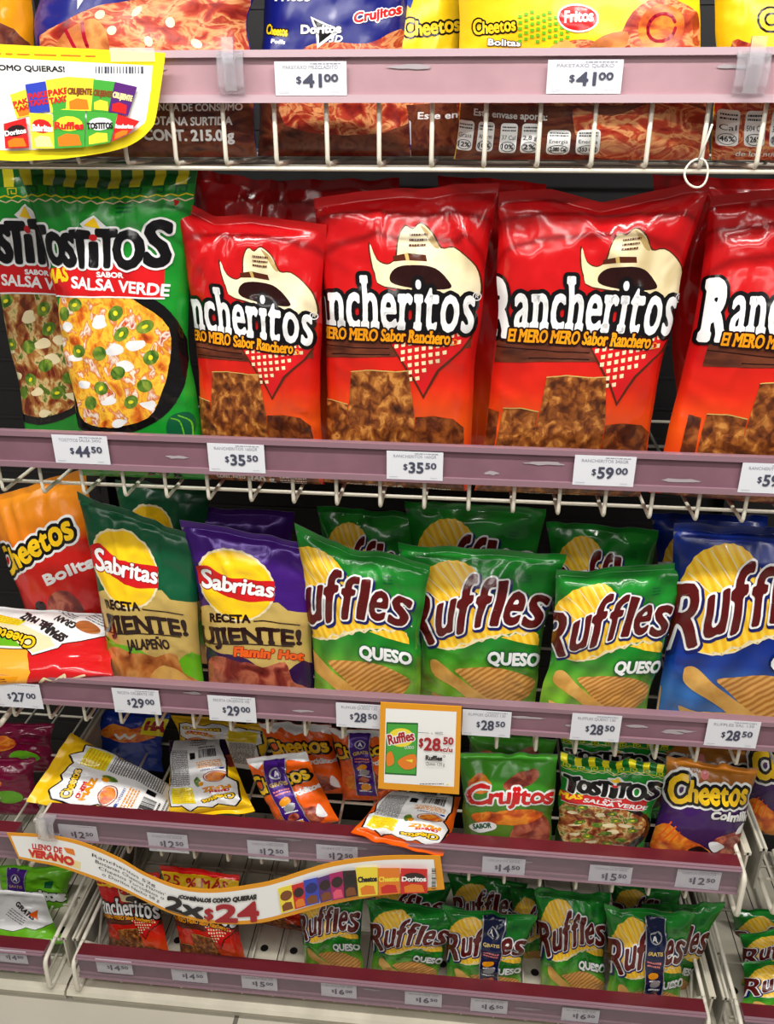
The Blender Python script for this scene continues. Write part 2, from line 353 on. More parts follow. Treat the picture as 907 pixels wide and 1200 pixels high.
def rrect(x0, y0, x1, y1, r, n=5):
    out = []
    for cx, cy, a in ((x1-r, y1-r, 0), (x0+r, y1-r, 90), (x0+r, y0+r, 180), (x1-r, y0+r, 270)): out.append(ell(cx, cy, r, r, n, 0, a, a+90))
    return np.concatenate(out)
class Art:
    def __init__(s, W, H, film_, back='silver', seal=None): s.W, s.H, s.film, s.back, s.seal = W, H, film_, back, seal or film_; s.L = []; s.part = 'pouch'; s.warp = None; s.k = 0
    def put(s, T, mat, same=False):
        if not same: s.k += 1
        if s.warp: T = s.warp(T)
        s.L.append((T, mat, s.k, s.part)); return s
    def poly(s, pts, mat, same=False):
        pts = np.asarray(pts, float); t = tessellate_polygon([[Vector((*p, 0)) for p in pts]])
        return s.put(pts[np.array(t)], mat, same)
    def rect(s, x0, y0, x1, y1, mat, same=False): return s.poly([(x0, y0), (x1, y0), (x1, y1), (x0, y1)], mat, same)
    def outline(s, pts, w_, mat, closed=True, same=False):
        pts = np.asarray(pts, float); E = np.stack([pts, np.roll(pts, -1, 0)], 1)
        return s.put(ribbon(E if closed else E[:-1], w_, 6), mat, same)
    def strokes(s, list_, w_, mat):
        return s.put(np.concatenate([ribbon(np.stack([np.array(p[:-1], float), np.array(p[1:], float)], 1), w_, 6) for p in list_]), mat)
    def text(s, st, x, y, h, mat, wd=None, bold=0., outs=(), shear=0., rot=0., f=None, align='L', mode='line', gap=.06, jit=None, slab=0.):
        """one line of type: cap height h, optionally fitted to width wd; outs = outlines from the outermost in"""
        if mode == 'line':
            T, E = glyph(st)
        else:                                   # set letter by letter, with own sizes and tilts
            Ts, Es, cx = [], [], 0
            for i, ch in enumerate(st):
                if ch == ' ': cx += .35; continue
                T, E = glyph(ch); x0, x1 = T[..., 0].min(), T[..., 0].max()
                dy, sc, ro = jit[i] if jit else (0, 1, 0)
                r = math.radians(ro); cc, ss = math.cos(r), math.sin(r); mid = np.array([(x0+x1)/2, .4])
                tf = lambda A_: ((A_-mid) @ np.array([[cc, ss], [-ss, cc]]))*sc+np.array([(x1-x0)/2*sc+cx, .4*sc+dy])
                Ts.append(tf(T)); Es.append(tf(E)); cx += (x1-x0)*sc+gap
            T, E = np.concatenate(Ts), np.concatenate(Es)
        if slab:
            hz = (np.abs(E[:, 0, 1]-E[:, 1, 1]) < 1e-4); ex = []
            for e in E[hz]:
                a, b_ = sorted(e[:, 0]); yy = e[0, 1]; l_ = b_-a
                if .06 < l_ < .30 and (abs(yy) < .03 or yy > .62):
                    d = .13 if yy < .1 else -.13; ex.append([(a-slab, yy), (b_+slab, yy), (b_+slab, yy+d), (a-slab, yy+d)])
            if ex:
                Q = np.array(ex); T = np.concatenate([T, Q[:, [0, 1, 2]], Q[:, [0, 2, 3]]])
                E = np.concatenate([E]+[Q[:, [i, (i+1) % 4]] for i in range(4)])
        x0, x1 = T[..., 0].min(), T[..., 0].max()
        sx = h if wd is None else wd/(x1-x0)
        ox = {'L': 0, 'C': -(x1-x0)*sx/2, 'R': -(x1-x0)*sx}[align]
        r = math.radians(rot); cc, ss = math.cos(r), math.sin(r)
        def size(A_):
            X = (A_[..., 0]-x0)*sx+ox; Y = A_[..., 1]*h; return np.stack([X+shear*Y, Y], -1)
        def place(L_):
            X, Y = L_[..., 0], L_[..., 1]; P = np.stack([x+X*cc-Y*ss, y+X*ss+Y*cc], -1)
            return f(P) if f else P
        T, E = size(T), size(E)
        if not outs and (bold < .02*h or h < 4):
            s.put(place(T), mat)
            if bold and h >= 4: s.put(place(ribbon(E, bold, 0)), mat, True)
            return s
        st = h/(26 if h > 9 else 18); pad = max([bold]+[wo for wo, mo in outs]); lo, S = sdf_grid(T, E, pad, st)
        for wo, mo in outs: s.put(place(iso(lo, S, wo, st)), mo)
        s.put(place(iso(lo, S, bold, st)) if bold else place(T), mat)
        return s
    def lines(s, x0, x1, y0, y1, n, mat, wgt=.35, seed=0, ang=0):
        """block of fine print too small to read: rows of short strokes"""
        rg = random.Random(seed); out = []; dy = (y1-y0)/max(n, 1); hh = abs(dy)*wgt
        for i in range(n):
            yy = y0+(i+.5)*dy; xx = x0
            while xx < x1-.02*(x1-x0):
                l_ = rg.uniform(.04, .16)*(x1-x0); l_ = min(l_, x1-xx)
                out += [[(xx, yy-hh/2), (xx+l_, yy-hh/2), (xx+l_, yy+hh/2)], [(xx, yy-hh/2), (xx+l_, yy+hh/2), (xx, yy+hh/2)]]; xx += l_+.03*(x1-x0)
        T = np.array(out); 
        if ang:
            r = math.radians(ang); c = np.array([(x0+x1)/2, (y0+y1)/2]); T = (T-c) @ np.array([[math.cos(r), math.sin(r)], [-math.sin(r), math.cos(r)]])+c
        return s.put(T, mat)
    def bars(s, x0, y0, x1, y1, mat, seed=1, n=16, vert=False):
        rg = random.Random(seed); out = []; st = ((y1-y0) if vert else (x1-x0))/n
        for i in range(n):
            a = (y0 if vert else x0)+i*st; b_ = a+st*rg.choice((.3, .5, .75))
            q = [(x0, a), (x1, a), (x1, b_), (x0, b_)] if vert else [(a, y0), (b_, y0), (b_, y1), (a, y1)]
            out += [[q[0], q[1], q[2]], [q[0], q[2], q[3]]]
        return s.put(np.array(out), mat)
    def ready(s, nsub=0):
        if hasattr(s, '_r'): return s._r
        s._r = []
        for T, mat, k, part in s.L:
            s._r.append((T/np.array([s.W, s.H]), mat, k, part))
        return s._r
def flat_piece(name, art, fmap, normal, outline, thick, body_mat, parent=None, loc=(0, 0, 0), step=.00012, back=None):
    """a flat printed card: extruded outline plus its print, ONE mesh; fmap takes canvas points to world"""
    mb = MB(); n = np.array(normal, float); O = np.asarray(outline, float); P = fmap(O)
    k = len(P); tri = [tuple(t) for t in tessellate_polygon([[Vector((*p, 0)) for p in O]])]
    mb.add(P, tri, body_mat); mb.add(P-n*thick, [t[::-1] for t in tri], back or body_mat)
    mb.add(list(P)+list(P-n*thick), [(i, k+i, k+(i+1) % k, (i+1) % k) for i in range(k)], body_mat)
    for T, mat, lay, part in art.L:
        Q = fmap(T.reshape(-1, 2))+n*(.0001+step*lay)
        mb.add(Q, [(3*i, 3*i+1, 3*i+2) for i in range(len(T))], mat)
    return mb.build(name, parent, loc)
# ------------------------------------------------------------------ setting
FLZ = .116                                                       # floor level in the camera's frame of heights
mb = MB(); mb.add([(-4, -4, FLZ), (4, -4, FLZ), (4, 1.2, FLZ), (-4, 1.2, FLZ)], [(0, 1, 2, 3)], 'floor_tile'); tag(mb.build('floor'), kind='structure')

DEPTH = .40
ZT = {1: 1.5251, 2: 1.1332, 3: .7809, 4: .5312, 5: .226}         # top of each price rail
RH = .0435
DROP = {1: .100, 2: .083, 3: .080, 4: .078, 5: .070}             # rail top down to the wire floor
FLOOR_Z = {k: ZT[k]-DROP[k]+.003 for k in ZT}

# gondola: back panel, uprights, base
g = empty('gondola_frame', (0, .42, 0), 'dark gondola back panel, uprights and cream base carrying all the wire shelves', 'shelving')
mb = MB(); mb.box((-1.62, .415, FLZ), (1.62, .43, 2.1), 'back_black')
for zz in np.arange(.3, 2.05, .05):                                # rows of slots in the panel
    mb.box((-1.6, .4135, zz), (1.6, .4152, zz+.004), 'post_dark')
mb.build('back_panel', g, (0, .42, 0))
for x in (-1.583, -.5275, .5275, 1.583):
    mb = MB(); mb.box((x-.016, .385, FLZ), (x+.016, .414, 2.1), 'post_dark')
    for zz in np.arange(.16, 2.06, .03): mb.box((x-.003, .3835, zz), (x+.003, .3852, zz+.014), 'back_black')
    mb.build('upright', g, (0, .42, 0))
for x0, x1 in ((-1.57, -.530), (-.526, .526), (.530, 1.57)):
    mb = MB(); z1 = ZT[5]-.078
    mb.box((x0, .0, z1-.004), (x1, .412, z1), 'cream_metal')                         # deck
    mb.prism_x([(.012, z1), (-.010, z1-.002), (-.014, z1-.008), (-.010, z1-.015), (.012, z1-.015), (.02, z1-.008)], x0, x1, 'cream_metal')   # rolled front lip
    for xx in np.arange(x0+.05, x1-.02, .052):                                         # holes and slots of the deck
        mb.add([(xx+.007*math.cos(a), .10+.007*math.sin(a), z1+.0006) for a in np.arange(0, 6.2, .6)], [tuple(range(11))], 'back_black')
        mb.box((xx+.026, .03, z1), (xx+.0275, .39, z1+.0008), 'post_dark')
    mb.build('base_deck', g, (0, .42, 0))
    mb = MB(); mb.box((x0+.004, -.004, FLZ), (x1-.004, .006, z1-.012), 'cream_metal'); mb.build('kick_plate', g, (0, .42, 0))

def shelf(row, x0, x1, label, zt, ledge, drop, plates=True, joint=False):
    zf = zt-drop
    s = empty('wire_shelf', ((x0+x1)/2, .2, zf), label, 'shelf', 'wire shelves of the gondola'); L0 = ((x0+x1)/2, .2, zf)
    mb = MB(); r = .0023
    n = int(round((x1-x0-.02)/.0515)); xs = np.linspace(x0+.012, x1-.012, n+1)
    for x in xs:
        pts = [(x, .007, zt-.012)]+fillet((x, .007, zt-.012), (x, .007, zf), (x, DEPTH, zf), .006)+[(x, DEPTH, zf)]
        mb.tube(pts, r, 'wire_white', 6)
    for y in ((.012, .055, .15, .26, .37) if row == 1 else (.05, .15, .26, .37)): mb.tube([(x0+.004, y, zf-.0045), (x1-.004, y, zf-.0045)], r, 'wire_white', 6)
    mb.tube([(x0+.004, .012, zt-.02), (x1-.004, .012, zt-.02)], r, 'wire_white', 6)
    mb.build('wire_basket', s, L0)['label'] = 'white wire basket'
    mb = MB(); d = ledge; fm, lm = ('rail_glare', 'lip_glare') if row == 1 else ('rail_mauve', 'rail_lip')  # top rail: glare painted into the colour as a paler pink
    # price rail: ledge on top, insert channel in front, clear lips above and below
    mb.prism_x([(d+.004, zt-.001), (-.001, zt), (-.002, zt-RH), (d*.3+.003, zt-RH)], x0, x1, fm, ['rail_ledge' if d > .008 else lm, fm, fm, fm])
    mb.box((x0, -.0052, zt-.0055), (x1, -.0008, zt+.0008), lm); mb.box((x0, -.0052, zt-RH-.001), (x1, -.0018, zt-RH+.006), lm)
    rg = random.Random(int(zt*1000+x0*70))
    for q in range(7 if row in (2, 3) else 4):                       # worn patches of old label glue
        cx, cz, rw = rg.uniform(x0+.05, x1-.05), zt-rg.uniform(.012, .032), rg.uniform(.008, .026); P = [(cx+rw*rg.uniform(.7, 1.1)*math.cos(a), -.00225, cz+rg.uniform(.0012, .003)*math.sin(a)) for a in np.arange(0, 6.2, .45)]
        mb.add(P, [tuple(range(len(P)))], 'scuff')
    mb.build('price_rail', s, L0)['label'] = 'price rail with glare painted in as paler pink' if row == 1 else ('mauve price rail with maroon ledge' if row > 3 else 'mauve price rail')
    if row >= 4:
        mb = MB(); mb.box((x0, -.0090, zt-RH+.001), (x1, -.0082, zt-.001), 'clear_rail'); mb.box((x0, -.0090, zt-.0022), (x1, -.0050, zt-.0012), 'rail_lip'); mb.box((x0, -.0090, zt-RH-.001), (x1, -.0050, zt-RH), 'rail_lip'); mb.build('clear_cover', s, L0)
    if plates:
        for sx in (-1, 1):
            xe = x0 if sx < 0 else x1
            mb = MB(); xp = xe+sx*.018
            mb.prism_x([(.03, zf-.004), (.03, zt-.004), (.384, zt+.006), (.384, zf-.03)], xp-.0015, xp+.0015, 'cream_metal' if sx > 0 else 'grey_plate')
            mb.box((xp-.005, .03, zt-.009), (xp+.005, .384, zt-.004), 'cream_metal')
            mb.build('side_bracket', s, L0)
            mb = MB(); xw = xe+sx*.004; zh = zt-.006
            # end fence: hooked front post, top and bottom rods, zig-zag between
            pts = [(xw, .03, zh)]+fillet((xw, .03, zh), (xw, -.010, zh-.004), (xw, -.014, zf+.004), .010)+fillet((xw, -.010, zh-.004), (xw, -.014, zf-.004), (xw, .03, zf-.003), .010)+[(xw, .05, zf-.003), (xw, DEPTH-.02, zf-.002)]
            if row == 4 and x0 < -1: pts = [(xw, .012, zf-.003), (xw, .05, zf-.003), (xw, DEPTH-.02, zf-.002)]
            mb.tube(pts, .0038, 'wire_white', 8)
            if not (row == 4 and (sx < 0 and x0 > -.52 or x0 < -1)):
                mb.tube([(xw, .02, zh), (xw, DEPTH-.02, zh+.01)], .0034, 'wire_white', 7)
                mb.tube([(xw, .03+i*.042, zh-.002 if i % 2 == 0 else zf) for i in range(9)], .0026, 'wire_white', 6)
            mb.build('end_fence', s, L0)
    return s
shelf(1, -.53, .53, 'topmost wire shelf with the lightest pink rail, holding blue and yellow bags', ZT[1], .004, DROP[1], False)
shelf(2, -.53, .53, 'second wire shelf from the top, holding the big red cowboy-hat bags', ZT[2], .004, DROP[2], False)
shelf(3, -.53, .53, 'middle wire shelf with mauve rail, holding the large green and purple bags', ZT[3], .006, DROP[3])
shelf(4, -.5, .5, 'fourth wire shelf down with maroon ledge, holding tumbled small bags', ZT[4], .018, DROP[4])
shelf(5, -.5, .5, 'lowest wire shelf above the cream base, holding the row of small green bags', ZT[5], .018, DROP[5])
shelf(4, -1.56, -.556, 'wire shelf of the neighbouring bay behind the left end of the wavy banner', ZT[4]-.045, .018, DROP[4])
shelf(5, -1.56, -.556, 'lowest wire shelf of the left neighbouring bay by the floor tiles', ZT[5], .018, DROP[5])
shelf(4, .556, 1.56, 'wire shelf of the right neighbouring bay beside the dark purple bags', ZT[4]+.01, .018, DROP[4])
shelf(5, .556, 1.56, 'lowest wire shelf of the right neighbouring bay at the lower right corner', ZT[5], .018, DROP[5])
# ------------------------------------------------------------------ bags
def vnoise(u, v, su, sv, seed):
    rg = np.random.RandomState(seed); G = rg.rand(64, 64)*2-1
    x, y = u*su+7.3, v*sv+11.1; xi, yi = np.floor(x).astype(int), np.floor(y).astype(int); fx, fy = x-xi, y-yi
    fx = fx*fx*fx*(fx*(fx*6-15)+10); fy = fy*fy*fy*(fy*(fy*6-15)+10)
    g = lambda a, b_: G[a % 64, b_ % 64]
    return (g(xi, yi)*(1-fx)+g(xi+1, yi)*fx)*(1-fy)+(g(xi, yi+1)*(1-fx)+g(xi+1, yi+1)*fx)*fy
def cut_grid(Q):
    """split triangles along the grid lines (and cell diagonals) of the bag they lie on, so the print follows the film exactly"""
    for fn in (lambda P: P[..., 0], lambda P: P[..., 1], lambda P: P[..., 0]-P[..., 1]):
        done = []
        for _ in range(400):
            g = fn(Q); lo_, hi_ = np.floor(g.min(1)+1e-4)+1, np.ceil(g.max(1)-1e-4)-1; k = np.floor((lo_+hi_)/2); cr = hi_ >= lo_
            done.append(Q[~cr]); Q = Q[cr]; g = g[cr]; k = k[cr]
            if not len(Q): break
            o = np.argsort(g, 1); r = np.arange(len(Q))[:, None]; S = Q[r, o]; g = g[r, o]
            a, b_, c = S[:, 0], S[:, 1], S[:, 2]; ga, gb_, gc = g[:, 0], g[:, 1], g[:, 2]
            p = a+(c-a)*((k-ga)/(gc-ga))[:, None]; low = gb_ <= k
            t = np.where(low, (k-gb_)/np.maximum(gc-gb_, 1e-9), (k-ga)/np.maximum(gb_-ga, 1e-9)).clip(0, 1)[:, None]
            q = np.where(low[:, None], b_+(c-b_)*t, a+(b_-a)*t); L_ = low[:, None]
            T1 = np.stack([a, np.where(L_, b_, q), p], 1); T2 = np.stack([np.where(L_, b_, q), np.where(L_, q, b_), p], 1); T3 = np.stack([np.where(L_, q, b_), c, p], 1)
            Q = np.concatenate([T1, T2, T3]); ar = np.abs(np.cross(Q[:, 1]-Q[:, 0], Q[:, 2]-Q[:, 0])); Q = Q[ar > 1e-7]
        Q = np.concatenate(done)
    return Q
def unit(a): return a/np.maximum(np.linalg.norm(a, axis=-1, keepdims=True), 1e-9)
SEED = [0]
def make_bag(label, cat, group, art, quad, dep, row=None, T=.055, seed=None, pinch=.06, dx=0., su=1., seal=.04, top=(0, 0, 0, 0, 0), wr=1., nu=32, nv=40, art_on=True, vmin=None, name='chip_bag', nsub=0, floorz=None):
    """quad: where the bag's visible corners stand in the photo (TL, TR, BR, BL); dep: distance into the shelf of each corner"""
    SEED[0] += 1; seed = SEED[0]*13+5 if seed is None else seed
    if len(dep) == 2: dep = (dep[0], dep[0], dep[1], dep[1])
    TL, TR, BR, BL = [at_y(*p, d) for p, d in zip(quad, dep)]
    if row is not None: floorz = FLOOR_Z[row]
    if floorz is not None and vmin is None:
        mt, mbm = (TL+TR)/2, (BL+BR)/2; k = (mbm[2]-floorz-.002)/(mt[2]-mbm[2]); vmin = -max(k, 0)
    vmin = vmin or 0.
    Hh = np.linalg.norm((TL+TR)/2-(BL+BR)/2)
    right = unit((TR-TL)+(BR-BL)); up = unit((TL+TR)-(BL+BR)); nrm = unit(np.cross(right, up)); vw = unit(CAM-(TL+TR+BL+BR)/4); bdir = nrm+up*float(np.clip((vw@up)/max(vw@nrm, .3), -.8, .8))   # a full bag's belly rides up a little
    vs_ = 1-seal; ns = 5
    v1 = np.concatenate([np.linspace(vmin, vs_, nv), np.linspace(vs_, 1, ns)[1:]]); u1 = np.linspace(0, 1, nu)
    U, V = np.meshgrid(u1, v1)                                     # rows run up the bag
    s = np.clip((V-vmin)/(vs_-vmin), 0, 1)
    bul = (4*s**.85*(1-s**.85)).clip(0)**.55
    pin = 1-2*pinch*np.sin(math.pi*s)**.8
    wv = (vnoise(V, V*0, 5, 1, seed+3)*.02*np.sin(math.pi*s))
    uu = .5+(U-.5)*pin+wv
    g = (1-np.abs(2*U-1)**2.5).clip(0)**.6
    tp = np.interp(U, np.linspace(0, 1, 9), np.interp(np.linspace(0, 1, 9), np.linspace(0, 1, len(top)), top))
    tp = tp + .006*vnoise(U, U*0, 6, 1, seed+9)
    vv = V+tp*smooth(.62, 1, V)
    base = (TL*(1-uu)[..., None]+TR*uu[..., None])*vv[..., None]+(BL*(1-uu)[..., None]+BR*uu[..., None])*(1-vv)[..., None]
    d = T/2*bul*g
    mask = np.minimum(1, 2.2*bul*g)
    sc = wr*min(1, T/.05)
    rid = lambda n: 1-np.abs(n)*2
    a1 = .0042*vnoise(U, V, 2.6, 3.2, seed)+.0042*rid(vnoise(U, V, 3.2, 4.2, seed+1))*smooth(.3, .95, s)+.0013*rid(vnoise(U, V, 6, 7, seed+2))+.0006*rid(vnoise(U, V, 13, 15, seed+4))
    rg = random.Random(seed); a2 = np.zeros_like(U); a3 = np.zeros_like(U)
    for kq in (3, 5, 7, 10):
        a2 += math.pow(kq, -.6)*np.sin(2*math.pi*(kq*U*rg.uniform(.8, 1.2)+rg.random())); a3 += math.pow(kq, -.6)*np.sin(2*math.pi*(kq*U*rg.uniform(.8, 1.2)+rg.random()))
    a2 = a2*np.exp(-(1-s)/.11)*.0042; a3 = a3*np.exp(-s/.09)*.003
    a4 = .003*rid(vnoise(V+.3*U, U, 12, 2, seed+5))*np.abs(2*U-1)**2
    # a diagonal fold or two from the shoulders
    fold = np.zeros_like(U)
    for q in range(2):
        cx = rg.uniform(.05, .95); an = rg.uniform(-.9, .9); t = (U-cx)*math.cos(an)+(V-.92)*math.sin(an); fold += (np.exp(-(t/.035)**2)-.5*np.exp(-(t/.09)**2))*.0045*smooth(.4, .95, s)
    rip = (a1+a2*.9+a3+a4+fold)*sc*mask
    body = V <= vs_+1e-6
    crimp = .0006*np.sin((V-vs_)/seal*math.pi*7)
    wave = .006*sc*vnoise(U, V*.4, 4, 1, seed+7)*smooth(.75, 1, V)+.004*sc*vnoise(U, U*0, 9, 1, seed+8)*smooth(.9, 1, V)
    front = base+bdir*(d*body)[..., None]+nrm*(rip*body+wave+np.where(body, 0, crimp+.0005))[..., None]
    backv = base-nrm*((d*.85+.0015*vnoise(U, V, 3, 4, seed+6)*mask)*body-wave+np.where(body, 0, .0005))[..., None]
    gu = np.gradient(front, axis=1); gv = np.gradient(front, axis=0); NF = unit(np.cross(gu, gv)); gb = unit(np.cross(np.gradient(backv, axis=0), np.gradient(backv, axis=1)))
    org = (BL+BR)/2+((BL+BR)/2-(TL+TR)/2)*(-vmin)
    root = empty(name, org, label, cat, group)
    R_, C_ = U.shape; idx = np.arange(R_*C_).reshape(R_, C_)
    def grid_tris(r0, r1, rev=False):
        a, b_, c, e = idx[r0:r1, :-1], idx[r0:r1, 1:], idx[r0+1:r1+1, 1:], idx[r0+1:r1+1, :-1]
        t = np.concatenate([np.stack([a, b_, c], -1).reshape(-1, 3), np.stack([a, c, e], -1).reshape(-1, 3)])
        return t[:, ::-1] if rev else t
    rs = nv-1
    parts = {'pouch': [], 'top_seal': [], 'promo_band': []}
    UVg = np.stack([U, V], -1).reshape(-1, 2); F, B = front.reshape(-1, 3)-org, backv.reshape(-1, 3)-org; NFf, NBf = NF.reshape(-1, 3), gb.reshape(-1, 3)
    parts['pouch'] += [(F, grid_tris(0, rs), art.film, UVg, NFf), (B, grid_tris(0, rs, True), art.back, UVg, NBf)]
    parts['top_seal'] += [(F, grid_tris(rs, R_-1), art.seal, UVg, NFf), (B, grid_tris(rs, R_-1, True), art.back, UVg, NBf)]
    if art_on:
        for Tt, mat, lay, part in art.ready(nsub):
            Tq = Tt.copy(); Tq[..., 0] = (Tq[..., 0]-.5)*su+.5+dx
            lo, hi = Tq.min(1), Tq.max(1)
            Tq = Tq[(hi[:, 0] > .004) & (lo[:, 0] < .996) & (hi[:, 1] > vmin+.002) & (lo[:, 1] < .999)]
            for ax, val, kl in ((0, .004, False), (0, .996, True), (1, vmin+.002, False), (1, .999, True)): 
                if len(Tq): Tq = clip(Tq, ax, val, kl)
            if not len(Tq): continue
            Gq = cut_grid(np.stack([Tq[..., 0]*(C_-1), np.interp(Tq[..., 1], v1, np.arange(R_))], -1))
            ar = np.cross(Gq[:, 1]-Gq[:, 0], Gq[:, 2]-Gq[:, 0]); Gq[ar < 0] = Gq[ar < 0][:, ::-1]
            mid = np.repeat(Gq.mean(1), 3, 0); G2 = Gq.reshape(-1, 2)
            c0 = np.clip(np.floor(mid[:, 0]), 0, C_-2).astype(int); r0 = np.clip(np.floor(mid[:, 1]), 0, R_-2).astype(int)
            fu, fv = G2[:, 0]-c0, G2[:, 1]-r0; lowt = (mid[:, 0]-c0) >= (mid[:, 1]-r0)
            P = np.stack([G2[:, 0]/(C_-1), np.interp(G2[:, 1], np.arange(R_), v1)], 1); Tq = P.reshape(-1, 3, 2)
            def ev(Gd):
                a, b_, c, e = Gd[r0, c0], Gd[r0, c0+1], Gd[r0+1, c0+1], Gd[r0+1, c0]
                fu_, fv_ = fu[:, None], fv[:, None]
                return np.where(lowt[:, None], a*(1-fu_)+b_*(fu_-fv_)+c*fv_, a*(1-fv_)+e*(fv_-fu_)+c*fu_)
            Nn = unit(ev(NF)); off = (.00012+.00005*lay) if part != 'promo_band' else .0024+.00005*lay
            Pw = ev(front)+Nn*off-org; Tt2 = np.arange(len(P)).reshape(-1, 3)
            if part == 'promo_band': parts[part].append((Pw, Tt2, mat, P, Nn)); continue
            up_ = Tq.mean(1)[:, 1] > vs_
            for key, kk in (('pouch', ~up_), ('top_seal', up_)):
                if kk.any(): 
                    sel = np.repeat(kk, 3); parts[key].append((Pw[sel], np.arange(sel.sum()).reshape(-1, 3), mat, P[sel], Nn[sel]))
    for key, L in parts.items():
        if not L: continue
        Vs, Ts, Ms, UVs, Ns, o = [], [], [], [], [], 0; mats = list(dict.fromkeys(x[2] for x in L))
        for Vv, Tt, mat, uv, nn in L:
            used = np.unique(Tt); mp_ = np.full(len(Vv), -1); mp_[used] = np.arange(len(used))
            Vs.append(Vv[used]); Ts.append(mp_[Tt]+o); Ms.append(np.full(len(Tt), mats.index(mat))); UVs.append(uv[used]); Ns.append(nn[used]); o += len(used)
        pt = soup_mesh(key, np.concatenate(Vs), np.concatenate(Ts), np.concatenate(Ms), mats, np.concatenate(UVs), np.concatenate(Ns), root)
        if key == 'promo_band': pt['label'] = 'dark promotional strip with small pictures down the front'
    return root
# ------------------------------------------------------------------ printed designs
def conv(W, H, ys, Ls, Rs, y0, y1):
    """photo-crop pixels -> canvas, following the bag's own edges"""
    def c(pts):
        P = np.array(pts, float).reshape(-1, 2); l = np.interp(P[:, 1], ys, Ls); r = np.interp(P[:, 1], ys, Rs)
        return np.stack([(P[:, 0]-l)/(r-l)*W, (y0-P[:, 1])/(y0-y1)*H], 1)
    return c
LET = lambda n, s, a=.04, b=5: [(random.Random(s*50+i).uniform(-a, a), 1+random.Random(s*70+i).uniform(-a, a), random.Random(s*90+i).uniform(-b, b)) for i in range(n)]

